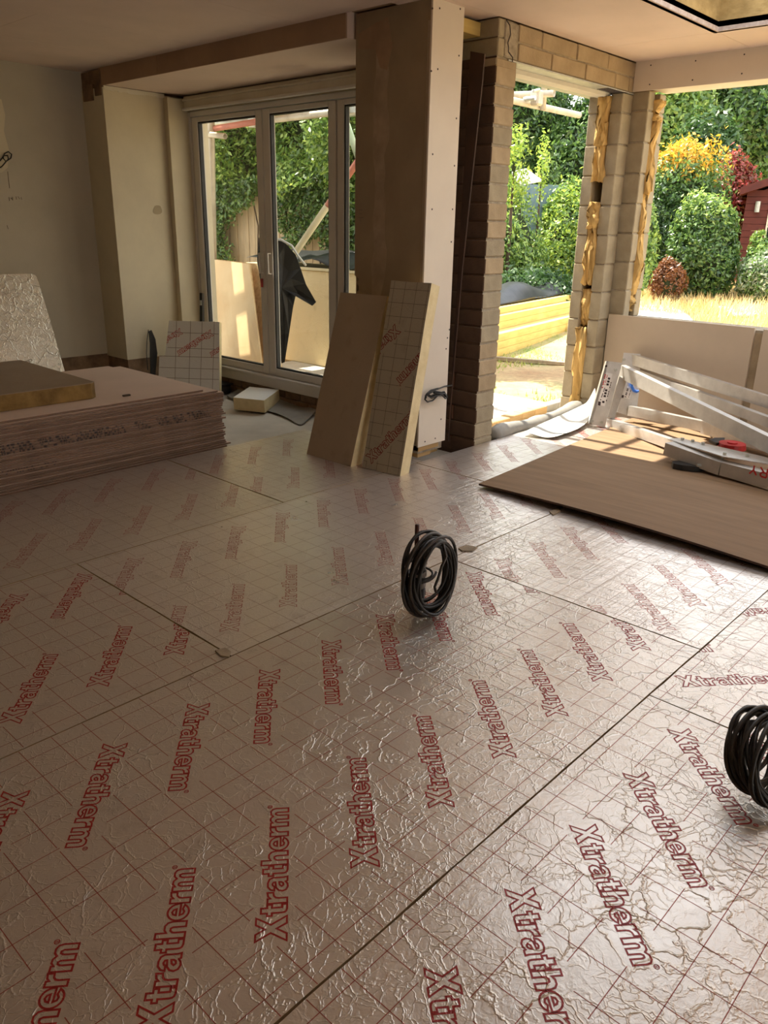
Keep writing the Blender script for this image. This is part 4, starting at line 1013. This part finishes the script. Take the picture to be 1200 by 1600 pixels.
for j in range(6):
    r_ = []
    for i in range(15):
        p = tst + dv*(i*.37) + bk*(.42+j*.16) + Vector((0,0,rowz+.015+.03*abs(math.sin(i*1.1+j)) + (.20*math.sin(i*.55-.6)**2+.06 if j in (1,2,3) else 0)))
        if j == 0: p.z -= .02
        r_.append(p)
    rows.append(r_)
tag(sheet('polythene_sheet', rows, M['poly']), 'black polythene sheet draped along the top of the joist stack', 'polythene')
pk = PZ(775, 562, -.15); pk2 = PZ(900, 572, -.15)
m = MB(); m.bar((0,0,.02), (pk2-pk)*1.1+Vector((0,0,.02)), .07, .04); o = m.build('plank', M['fence']); o.location = pk; tag(o, 'grey plank lying on the grass in front of the joist stack', 'plank')
m = MB(); pa = PZ(790,636,-.15); pb2 = PZ(848,640,-.15); m.bar((0,0,.02), pb2-pa+Vector((0,0,.02)), .05, .03); o = m.build('plank', M['timber']); o.location = pa; tag(o, 'short orange stick lying on bare earth outside the doorway', 'stick')

# ---- scaffolding
def tube_thing(name, label, p, q, mat, r=.024, group='scaffold tubes'):
    p = Vector(p); q = Vector(q); m = MB(); m.tube([(0,0,0), q-p], r, 14, cap=False); o = m.build(name, M[mat], None, True); o.location = p
    md = o.modifiers.new('wall', 'SOLIDIFY'); md.thickness = .004
    tag(o, label, 'scaffold tube', group); return o
gA = PY(780,152,4.6); gB = PY(905,180,4.6)
tube_thing('scaffold_tube', 'pale scaffold tube crossing high behind the doorway', (5.6, 4.6, gA.z), (gB.x, 4.6, gB.z), 'tube', .030)
tB = PY(866,146,4.42); tube_thing('scaffold_tube', 'open-ended scaffold tube pointing at the doorway', tB, (tB.x-.25, 6.2, tB.z+.06), 'tube', .030)
vA = PY(848,172,4.55); tube_thing('scaffold_tube', 'short upright scaffold tube end hanging above the doorway view', vA, (vA.x-.02, 4.55, 5.2), 'tube', .028)
cp = empty('scaffold_coupler', PY(838,152,4.52)); tag(cp, 'rusty scaffold coupler joining the tubes above the doorway', 'coupler')
m = MB(); m.cham((-.05,-.05,-.07),(.05,.04,.06), .015); m.build('body', M['tube'], cp)
m = MB(); m.tube([(-.09,-.05,-.02),(-.09,.07,-.02)], .02, 8); m.tube([(-.13,-.05,.03),(-.05,-.06,.05)], .014, 8); m.build('clamp_bolt', M['steel'], cp)
# standards, ledger and boards of the lift outside the door: they throw the barred shadow
for i, (x, y) in enumerate(((5.22, 4.25), (5.62, 5.5))): tube_thing('scaffold_tube', 'added unseen scaffold standard outside the doorway, %s' % ('beside the pier' if i == 0 else 'further out'), (x, y, -.16), (x, y, 5.2), 'tube', .03)
tube_thing('scaffold_tube', 'added unseen scaffold ledger above the doorway, out past the lintel', (5.0, 4.35, 3.05), (8.5, 4.35, 3.05), 'tube', .03)
# patio side scaffold
XS = 6.0
tube_thing('scaffold_tube', 'long pale scaffold tube across the top of the patio panes', PX(600,166,XS), PX(402,190,XS), 'tube', .034)
tube_thing('scaffold_tube', 'red scaffold tube crossing the top of the left patio pane', PX(402,190,XS-.1), PX(322,203,XS-.1), 'tube_red', .032)
tube_thing('scaffold_tube', 'short grey scaffold tube end below the red tube', PX(300,207,XS-.2), PX(352,213,XS-.2), 'tube', .03)
tube_thing('scaffold_tube', 'grey scaffold tube above the red tube in the left pane', PX(310,195,XS+.06), PX(402,184,XS+.06), 'steel', .03)
for i, (x, y) in enumerate(((5.30, 7.9), (5.46, 8.8), (5.75, 8.2))): tube_thing('scaffold_tube', 'added unseen scaffold standard beyond the bay wall, %s' % ['nearest the house', 'furthest along', 'outer'][i], (x, y, -.16), (x+.12*i, y, 5.0), 'tube', .045)  # out of view, added to cast stripes on the leaning sheet
for i, y in enumerate((7.00, 7.23, 7.46, 7.69, 7.92, 8.15, 8.52, 8.98, 9.22)):  # unseen boards added to shade the earth and stripe the sheet
    m = MB(); m.bar((0,0,0), (1.75,0,0), .225, .038); o = m.build('added_scaffold_board', M['timber']); o.location = (5.02, y, 2.93)
    tag(o, 'added unseen scaffold board shading the patio side, %s from the pillar' % ['first','second','third','fourth','fifth','sixth','seventh','eighth','ninth'][i], 'scaffold board', 'added boards shading the patio side')
for i, x in enumerate((5.2, 6.5)): tube_thing('scaffold_tube', 'unseen scaffold ledger carrying the added patio boards, %s' % ['house side', 'garden side'][i], (x, 6.8, 2.88), (x, 9.5, 2.88), 'tube', .026)  # out-of-view tubes under the added shade boards
b0 = PX(428,444,XS+.05); _d0 = PX(428,444,XS+.05)-PX(600,192,XS+.05); b0 = b0 + _d0*((b0.z+.11)/-_d0.z); b1 = PX(600,192,XS+.05); mid = b0.lerp(b1, .71)
br = empty('scaffold_brace', b0); tag(br, 'diagonal scaffold brace, cream below and red above, behind the middle pane', 'scaffold tube')
m = MB(); m.tube([(0,0,0), mid-b0], .036, 14); m.build('lower_tube', M['tube_cream'], br, True); m = MB(); m.tube([mid-b0, b1-b0], .034, 14); m.build('upper_tube', M['tube_red'], br, True)
tube_thing('scaffold_tube', 'pale green scaffold tube slanting down in the right patio pane', PX(534,172,XS+.06), PX(562,252,XS+.06), 'tube_green', .034)
cp = empty('scaffold_coupler', PX(398,188,XS-.03)); tag(cp, 'grey coupler on the scaffold tubes behind the door mullion', 'coupler')
m = MB(); m.cham((-.06,-.07,-.07),(.06,.07,.07), .02); m.build('body', M['steel'], cp); m = MB(); m.tube([(-.07,0,.05),(-.07,0,.11)], .012, 8); m.build('clamp_bolt', M['steel'], cp)
cp = empty('scaffold_coupler', PX(552,172,XS)); tag(cp, 'grey coupler at the top of the right patio pane', 'coupler')
m = MB(); m.cham((-.06,-.1,-.05),(.06,.1,.05), .02); m.build('body', M['steel'], cp); m = MB(); m.tube([(-.07,0,-.05),(-.07,0,.09)], .012, 8); m.build('clamp_bolt', M['steel'], cp)

# ---- outside the patio doors: paving, wrapped pack, sheets, polythene, fence
struct(box('trim_4', (4.95, 3.7, -.17), (6.7, 9.5, -.12), M['earth']), 'bare earth strip outside the patio doors')
wk_ = empty('wrapped_pack', (6.5, 6.0, -.12)); tag(wk_, 'long pack of boards in cream wrapping outside the patio doors', 'pack')
rows = []
m = MB(); m.cham((-.1,-.2,0),(.75,2.6,1.13), .03); m.build('wrapped_boards', M['wrap'], wk_)
m = MB(); m.box((-.13,-.2,1.11),(-.10,2.6,1.14)); m.build('top_edge', M['tube_cream'], wk_)
rr = random.Random(8); rows = []
for j in range(5):
    rows.append([Vector((6.38+j*.22 - (.03 if j == 0 else 0), 5.75+i*.22, 1.03+ (.10 if j else 0) + rr.uniform(0,.06)+.05*math.sin(i*1.3+j))) for i in range(13)])
tag(sheet('polythene_sheet', rows, M['poly']), 'black polythene lying over the cream wrapped pack', 'polythene')
def outsheet(label, pix, x0, off, mat, edge='timber'):
    o = empty('plywood_sheet', PX(*pix[0], x0)); tag(o, label, 'plywood')
    return o
s0 = empty('plywood_sheet', (5.2, 6.6, -.12)); tag(s0, 'pale plywood sheet leaning outside the left patio pane, barred with shadow', 'plywood')
n = Vector((-.93,.05,.33)).normalized(); p0 = Vector((5.25, 6.6, -.11))
pts = [PN(x, y, p0, n) for x, y in ((322,404),(388,412),(409,571),(322,549))]; pts[2].z = max(pts[2].z, -.118); pts[3].z = max(pts[3].z, -.118)
m = MB(); m.plate([p-s0.location for p in pts], -n*.018); m.build('sheet', M['ply_out'], s0)
m = MB(); e1_ = [p-s0.location for p in (PN(388,412,p0-n*.05,n), PN(392,413,p0-n*.05,n), PN(411,571,p0-n*.05,n), PN(408,571,p0-n*.05,n))]; m.plate(e1_, n*.045); m.build('batten', M['timber'], s0)
s1_ = empty('plywood_sheet', (5.6, 6.6, -.12)); tag(s1_, 'orange-edged plywood sheet standing behind the pale one by the mullion', 'plywood')
p0b = p0 - n*.12
pts = [PN(x, y, p0b, n) for x, y in ((330,404),(399,412),(407,432),(440,576),(412,572))]
for p in pts: p.z = max(p.z, -.118)
m = MB(); m.plate([p-s1_.location for p in pts], -n*.018); m.build('sheet', M['timber'], s1_)
pl_ = empty('polythene_sheet', (5.5, 6.0, -.1)); tag(pl_, 'black polythene hanging in a pointed fold behind the middle pane', 'polythene')
nn = Vector((-.9,-.42,.05)).normalized(); p0c = Vector((5.75, 6.2, .6))
out = [(404,372),(425,366),(446,380),(462,398),(470,420),(478,444),(494,472),(488,478),(470,462),(463,458),(458,480),(452,520),(445,566),(434,570),(424,540),(412,470),(402,410)]
cen = (440, 450); rows = []
vs_ = [PN(*cen, p0c+nn*.05, nn)-pl_.location]; fs = []
for sc_ in (.5, 1.0):
    for k, (x, y) in enumerate(out):
        vs_.append(PN(cen[0]+(x-cen[0])*sc_, cen[1]+(y-cen[1])*sc_, p0c + nn*(.05*math.sin(k*1.9)*(1.2-sc_)), nn)-pl_.location)
n_ = len(out)
for k in range(n_):
    fs.append((0, 1+k, 1+(k+1) % n_)); fs.append((1+k, 1+n_+k, 1+n_+(k+1) % n_, 1+(k+1) % n_))
o = mesh_obj('sheet', vs_, fs, M['poly'], pl_, False); md = o.modifiers.new('thickness', 'SOLIDIFY'); md.thickness = .002
m = MB(); m.tube([PN(x, y, p0c+nn*.02, nn)-pl_.location for x, y in ((418,372),(440,375),(456,384),(466,400),(478,415))], .012, 6); m.build('bright_fold', M['fleece'], pl_, True)
# vertical board fence
fn = empty('garden_fence', (8.0, 8.0, -.16)); tag(fn, 'weathered vertical board fence behind the patio doors', 'fence')
yy = 6.9
bm_ = block_mesh((.022, .138, 2.02), M['fence'], .003)
while yy < 12.5:
    link('fence_board', bm_, fn, (random.uniform(-.006,.006), yy-8.0, 1.02+random.uniform(-.012,.012)), (0, random.uniform(-.006,.006), 0)); yy += .145
for zz in (.4, 1.6): box('fence_rail', (.02, -1.1, zz), (.06, 4.5, zz+.08), M['fence'], fn)

# ---- plants
def leaf_cloud(name, n, sampler, size, mats, parent, seed, up=.3, weights=None):
    r_ = np.random.default_rng(seed); pos, nor = sampler(n, r_); pos = np.asarray(pos); nor = np.asarray(nor)
    nor = nor + r_.normal(0, .75, (n, 3)); nor[:,2] += up; nor /= np.linalg.norm(nor, axis=1)[:,None]
    t = np.cross(nor, r_.normal(0, 1, (n, 3))); t /= np.linalg.norm(t, axis=1)[:,None]; b = np.cross(nor, t)
    s_ = size*r_.uniform(.6, 1.3, n)[:,None]
    v = np.stack([pos - t*s_, pos + b*s_*.42, pos + t*s_, pos - b*s_*.42], 1).reshape(-1, 3)
    me = bpy.data.meshes.new(name); me.vertices.add(4*n); me.vertices.foreach_set('co', v.ravel())
    me.loops.add(4*n); me.loops.foreach_set('vertex_index', np.arange(4*n, dtype=np.int32)); me.polygons.add(n)
    me.polygons.foreach_set('loop_start', np.arange(0, 4*n, 4, dtype=np.int32))
    for q in mats: me.materials.append(M[q])
    me.update(calc_edges=True)
    if len(mats) > 1:
        me.polygons.foreach_set('material_index', weights(pos, r_).astype(np.int32) if weights else r_.integers(0, len(mats), n).astype(np.int32))
    return link(name, me, parent)
def blob_sampler(rad, lumps=9, seed=0, depth=.22):
    r0_ = np.random.default_rng(seed); lumps = 22; lc_ = r0_.normal(0, 1, (lumps, 3)); lc_ /= np.linalg.norm(lc_, axis=1)[:,None]; lr = r0_.uniform(.22, .45, lumps)
    rad = np.array(rad)
    def f(n, r_):
        k = r_.integers(0, lumps+3, n); d = r_.normal(0, 1, (n, 3)); d /= np.linalg.norm(d, axis=1)[:,None]
        p = np.where((k < lumps)[:,None], lc_[np.minimum(k, lumps-1)]*.62 + d*lr[np.minimum(k, lumps-1)][:,None], d*.82)
        p *= (1-depth*r_.random(n)**2+np.where(r_.random(n) < .12, .14*r_.random(n), 0))[:,None]; nn_ = p/rad; nn_ /= np.linalg.norm(nn_, axis=1)[:,None]
        return p*rad, nn_
    return f
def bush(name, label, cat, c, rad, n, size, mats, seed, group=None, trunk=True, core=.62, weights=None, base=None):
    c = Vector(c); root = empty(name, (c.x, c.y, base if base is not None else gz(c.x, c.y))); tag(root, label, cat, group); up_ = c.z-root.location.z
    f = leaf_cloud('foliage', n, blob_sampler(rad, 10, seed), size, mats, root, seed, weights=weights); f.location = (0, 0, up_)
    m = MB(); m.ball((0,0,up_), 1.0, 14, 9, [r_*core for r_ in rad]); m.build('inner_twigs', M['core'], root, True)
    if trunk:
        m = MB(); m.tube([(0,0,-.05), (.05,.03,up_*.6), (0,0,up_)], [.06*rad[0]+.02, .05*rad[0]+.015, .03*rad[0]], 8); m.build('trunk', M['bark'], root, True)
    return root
def wbush(name, label, px0, py0, px1, py1, d, n, size, mats, seed, dy=1.0, **kw):
    c = PD((px0+px1)/2, (py0+py1)/2, d); rx = (px1-px0)/2*d/FPX; rz = (py1-py0)/2*d/FPX*1.03
    return bush(name, label, 'shrub' if 'tree' not in name else 'tree', c, (rx, rx*dy, rz), n, size, mats, seed, **kw)
# seen through the window
def gold(pos, r_):
    t = pos[:,2]/pos[:,2].max() + r_.normal(0, .10, len(pos)); return np.where(t > .66, 1, np.where(t > .42, 2, 0))
wbush('clipped_shrub', 'big rounded evergreen shrub with golden tips, beside the block jamb', 975, 208, 1134, 520, 17, 42000, .055, ['leaf_dark', 'leaf_gold', 'leaf_mid'], 41, weights=gold, trunk=False)
wbush('round_shrub', 'loose light green shrub in front of the golden-tipped one', 1038, 292, 1160, 500, 15.6, 26000, .048, ['leaf_dark', 'leaf_bright', 'leaf_mid'], 42, trunk=False, weights=lambda pos, r_: np.where(pos[:,2]/pos[:,2].max()+r_.normal(0,.25,len(pos)) > .72, 1, np.where(r_.random(len(pos)) < .55, 2, 0)))
wbush('red_shrub', 'dark red leaved shrub above the shed roof', 1090, 246, 1178, 440, 19.5, 16000, .06, ['leaf_red', 'leaf_brown'], 43, trunk=False)
wbush('russet_shrub', 'small russet dome shrub at the lawn edge', 1014, 402, 1074, 476, 15.2, 9000, .03, ['leaf_brown'], 44, trunk=False)
wbush('silver_shrub', 'silvery green shrub at the right edge below the shed window', 1146, 388, 1235, 480, 15.0, 12000, .042, ['leaf_silver', 'leaf_mid'], 45, trunk=False)
wbush('green_shrub', 'small bright green shrub against the shed corner', 1160, 362, 1204, 470, 15.8, 6000, .045, ['leaf_mid', 'leaf_bright'], 50, trunk=False)
wbush('broadleaf_tree', 'tall bright broadleaf tree beyond the golden-tipped shrub', 960, 60, 1110, 330, 25, 30000, .11, ['leaf_mid', 'leaf_bright'], 46)
wbush('broadleaf_tree', 'wide dark broadleaf tree over the shed', 1070, 30, 1290, 300, 27, 36000, .12, ['leaf_dark', 'leaf_mid'], 47)
wbush('broadleaf_tree', 'dark low tree filling in behind the red shrub', 1000, 190, 1180, 480, 23, 22000, .10, ['leaf_dark'], 48, trunk=False)
wbush('lime_shrub', 'pale green leafy branch growing beside the window jamb', 970, 300, 1030, 480, 14, 6000, .05, ['leaf_bright', 'leaf_mid'], 49, trunk=False)
# seen through the doorway
wbush('feathery_shrub', 'large bright feathery shrub behind the joist stack, left', 690, 275, 865, 540, 15.5, 34000, .045, ['leaf_bright', 'leaf_mid'], 51, trunk=False)
wbush('feathery_shrub', 'large bright feathery shrub behind the joist stack, right by the jamb', 815, 290, 945, 540, 16.2, 24000, .045, ['leaf_bright', 'leaf_mid', 'leaf_lime'], 52, trunk=False)
wbush('dark_hedge_shrub', 'dark shaded shrub low behind the polythene', 690, 415, 940, 560, 14.6, 16000, .05, ['leaf_dark'], 53, trunk=False)
wbush('broadleaf_tree', 'dense dark tree framed by the doorway', 700, 70, 905, 380, 19, 42000, .07, ['leaf_dark', 'leaf_mid'], 54)
wbush('broadleaf_tree', 'smaller dark tree at the doorway right jamb', 840, 150, 985, 400, 18, 26000, .07, ['leaf_dark', 'leaf_mid'], 55)
wbush('climbing_shrub', 'lime green climbing stems beside the pier', 770, 195, 836, 330, 14, 900, .045, ['leaf_lime', 'leaf_bright'], 56, core=.1)
wbush('climbing_shrub', 'slender lime green sapling in the middle of the doorway', 832, 200, 862, 320, 15, 320, .045, ['leaf_bright', 'leaf_lime'], 57, core=.05)
# ivy and hedge behind the patio doors
def slab_sampler(y0, y1, z0, z1, x0, th):
    def f(n, r_):
        y = r_.uniform(y0, y1, n); z_ = z0+(z1-z0)*r_.random(n); lump = .28*np.sin(y*2.3+z_*1.7)+.22*np.sin(y*5.1-z_*3.3)
        return np.stack([x0+lump+r_.random(n)*th, y, z_+.12*np.sin(y*3)], 1), np.tile(np.array((-.8, 0, .6)), (n, 1))
    return f
hd = empty('ivy_hedge', (8.0, 8.0, -.16)); tag(hd, 'thick green hedge rising above the fence outside the patio doors', 'hedge')
f = leaf_cloud('foliage', 42000, slab_sampler(-1.1, 5.4, 2.0, 4.2, -.25, .6), .045, ['leaf_mid', 'leaf_bright'], hd, 61)
f = leaf_cloud('foliage', 14000, slab_sampler(-1.1, 5.4, 4.2, 5.2, -.1, .7), .05, ['leaf_bright', 'leaf_mid'], hd, 62)
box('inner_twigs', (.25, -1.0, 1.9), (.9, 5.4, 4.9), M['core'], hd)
iv = empty('climbing_ivy', (7.95, 8.0, -.16)); tag(iv, 'dark ivy hanging down over the fence boards', 'ivy')
def ivy_s(n, r_):
    y = r_.uniform(-1.0, 4.2, 5*n); z_ = r_.uniform(.3, 2.25, 5*n)
    v_ = np.sin(2.1*y+1)+np.sin(3.7*y+2.3*z_)+.8*np.sin(5*z_-1.3*y)+.5*np.sin(9*y+4*z_)+1.5*(z_-1.25)+r_.normal(0,.3,5*n)
    k_ = np.where(v_ > .35)[0]; k_ = k_[np.arange(n) % len(k_)]; y, z_ = y[k_], z_[k_]+r_.normal(0,.02,n)
    return np.stack([-.10-.14*r_.random(n), y, z_], 1), np.tile(np.array((-.9, 0, .4)), (n, 1))
leaf_cloud('foliage', 15000, ivy_s, .04, ['leaf_mid', 'leaf_dark'], iv, 63)
m = MB()
for k in range(7): y_ = -.9+k*.7; m.tube([(-.06,y_,.0),(-.07,y_+.1,.8),(-.06,y_+.05,1.6),(-.08,y_+.2,2.2)], .012, 6)
m.build('stems', M['bark'], iv, True)
wbush('copper_tree', 'reddish brown foliage high behind the middle patio pane', 440, 120, 560, 300, 12, 10000, 0.066, ['leaf_brown', 'leaf_mid'], 64)
# ---- shed, far roof, small garden things
sp0 = PD(1152, 400, 18.5); sh = empty('garden_shed', (sp0.x, sp0.y, gz(sp0.x, sp0.y))); tag(sh, 'dark red timber garden shed with a pale-framed window at the right edge', 'shed')
sx = Vector((.30,-.954,0)); sy = Vector((.954,.30,0))
def sq(x, y, z_): return sx*x + sy*y + Vector((0,0,z_))
def shedbox(name, x0, x1, y0, y1, z0, z1, mat):
    m = MB(); m.add([sq(x0,y0,z0),sq(x1,y0,z0),sq(x1,y1,z0),sq(x0,y1,z0),sq(x0,y0,z1),sq(x1,y0,z1),sq(x1,y1,z1),sq(x0,y1,z1)], [(0,3,2,1),(4,5,6,7),(0,1,5,4),(1,2,6,5),(2,3,7,6),(3,0,4,7)]); return m.build(name, M[mat], sh)
for k in range(15): shedbox('shed_board', 0, 2.8, .0+.004*(k % 2), 2.0, .02+k*.145, .02+k*.145+.138, 'shedred')
m = MB(); m.add([sq(-.15,-.25,2.08),sq(1.4,-.25,2.62),sq(2.95,-.25,2.08),sq(-.15,2.1,2.08),sq(1.4,2.1,2.62),sq(2.95,2.1,2.08),sq(-.15,-.25,2.24),sq(1.4,-.25,2.78),sq(2.95,-.25,2.24),sq(-.15,2.1,2.24),sq(1.4,2.1,2.78),sq(2.95,2.1,2.24)],
    [(0,1,7,6),(1,2,8,7),(3,9,10,4),(4,10,11,5),(6,7,10,9),(7,8,11,10),(0,3,4,1),(1,4,5,2),(0,6,9,3),(2,5,11,8)]); m.build('roof', M['shedred'], sh)
m = MB(); m.plate([sq(.1,.01,2.1), sq(2.7,.01,2.1), sq(1.4,.01,2.6)], sy*1.9); m.build('gable', M['shedred'], sh)
wn = shedbox('window', .50, 1.7, -.03, .02, 1.0, 1.92, 'cream')
for a, b, c_, d in ((.54,1.06,1.04,1.40),(.54,1.06,1.43,1.88),(1.10,1.66,1.04,1.40),(1.10,1.66,1.43,1.88)): o = shedbox('pane', a, b, -.04, -.028, c_, d, 'darkglass'); o.parent = wn
m = MB(); m.tube([sq(.26,-.06,1.72), sq(.26,-.06,1.95)], .055, 10); m.build('wall_lamp', M['steel'], sh)
hr = PD(1215, 245, 36); hs = empty('distant_house', (hr.x, hr.y, .2)); tag(hs, 'distant pink tiled house roof at the far right above the shed', 'house')
zr = hr.z-.2
m = MB(); m.box((-3,-6,0),(6,1.6,zr-.6)); m.build('wall', M['block_warm'], hs)
rf = MB(); rf.add([(-3.4,-6.3,zr-.9),(-3.4,1.9,zr-.9),(1.5,1.9,zr+2.0),(1.5,-6.3,zr+2.0),(6.4,1.9,zr-.9),(6.4,-6.3,zr-.9)], [(0,1,2,3),(2,4,5,3),(1,4,2),(0,3,5)]); rf = rf.build('roof', M['rooftile'], hs)
for k in range(14): 
    t = k/14; m = MB(); m.bar((-3.42+4.9*t,-6.3,zr-.87+2.9*t), (-3.42+4.9*t,1.9,zr-.87+2.9*t), .10, .05); m.build('tile_course', M['rooftile'], rf)
g0 = PD(815, 285, 15.5); o = empty('white_table', (g0.x,g0.y,gz(g0.x,g0.y))); tag(o, 'bright white tilted panel among the greenery left in the doorway', 'panel')
m = MB(); m.plate([PD(x, y, d)-o.location for x, y, d in ((800,268,14.8),(822,263,15.2),(846,280,14.9),(812,287,14.0))], (0,0,-.04)); m.build('panel', M['white_sheet'], o)
m = MB(); m.tube([(0,0,0),(0,0,g0.z-o.location.z)], .03, 8); m.build('post', M['bark'], o)
g1 = PD(850, 297, 16); o = empty('low_garden_wall', (g1.x,g1.y,gz(g1.x,g1.y))); tag(o, 'blue-grey low garden wall behind the feathery shrubs', 'screen')  # low garden wall, built as a panel on a post
m = MB(); m.bar((-.3,.35,g1.z-o.location.z-.4), (.35,-.35,g1.z-o.location.z-.4), .1, 1.0); m.build('panel', M['slate'], o)
m = MB(); m.tube([(0,0,0),(0,0,g1.z-o.location.z-.5)], .04, 8); m.build('post', M['slate'], o)
# white sheet on the ground outside the window
rows = []
for j in range(5):
    rows.append([PZ(x, y, .12+.02*math.sin(j+k)) for k, (x, y) in enumerate(((985+j*2,505),(1000,492-j*7+8),(1030,496-j*4+8),(1062,500),(1090,506)))])
pz_ = [PZ(x, y, .15) for x, y in ((985,462),(1003,460),(1045,475),(1075,492),(1100,520),(990,530))]
wm = MB(); wm.plate(pz_, (0,0,-.03)); tag(wm.build('white_sheeting', M['white_sheet']), 'bright white sheeting on the lawn just outside the window', 'sheeting')
pz_ = [PZ(x, y, .17) for x, y in ((1120,478),(1160,475),(1230,472),(1230,490),(1150,492))]
wm = MB(); wm.plate(pz_, (0,0,-.03)); tag(wm.build('white_sheeting', M['white_sheet']), 'second strip of white sheeting further right on the dry lawn', 'sheeting')
# grass as uncountable stuff
def blades(name, label, n, region, size, mat, seed, kind='grass'):
    r_ = np.random.default_rng(seed); x = r_.uniform(region[0], region[1], n); y = r_.uniform(region[2], region[3], n)
    if len(region) > 4: keep = region[4](x, y, r_); x, y = x[keep], y[keep]; n = len(x)
    z_ = np.array([gz(a, b) for a, b in zip(x, y)])-.01; h = size*r_.uniform(.4, 1.3, n); a = r_.uniform(0, 6.28, n); wv = .006+size*.03; lean = r_.normal(0, .35, (n, 2))*h[:,None]
    p0_ = np.stack([x-np.cos(a)*wv, y-np.sin(a)*wv, z_], 1); p1_ = np.stack([x+np.cos(a)*wv, y+np.sin(a)*wv, z_], 1); p2_ = np.stack([x+lean[:,0], y+lean[:,1], z_+h], 1)
    v = np.stack([p0_, p1_, p2_], 1).reshape(-1, 3); me = bpy.data.meshes.new(name); me.vertices.add(3*n); me.vertices.foreach_set('co', v.ravel())
    me.loops.add(3*n); me.loops.foreach_set('vertex_index', np.arange(3*n, dtype=np.int32)); me.polygons.add(n); me.polygons.foreach_set('loop_start', np.arange(0, 3*n, 3, dtype=np.int32))
    me.materials.append(M[mat]); me.update(calc_edges=True); o = link(name, me); o['kind'] = 'stuff'; tag(o, label, kind); return o
blades('dry_grass', 'straw coloured dry grass of the lawn seen through the window', 26000, (11.5, 22, 3.2, 11), .22, 'straw', 71)
blades('lawn_grass', 'green grass patches on the bare earth outside the doorway', 16000, (5.9, 12.5, 3.8, 8.2, lambda x, y, r_: (np.sin(x*2.1+y*1.3)+np.sin(x*.9-y*3.1) + r_.normal(0,.35,len(x))) > .35), .055, 'blade', 72)
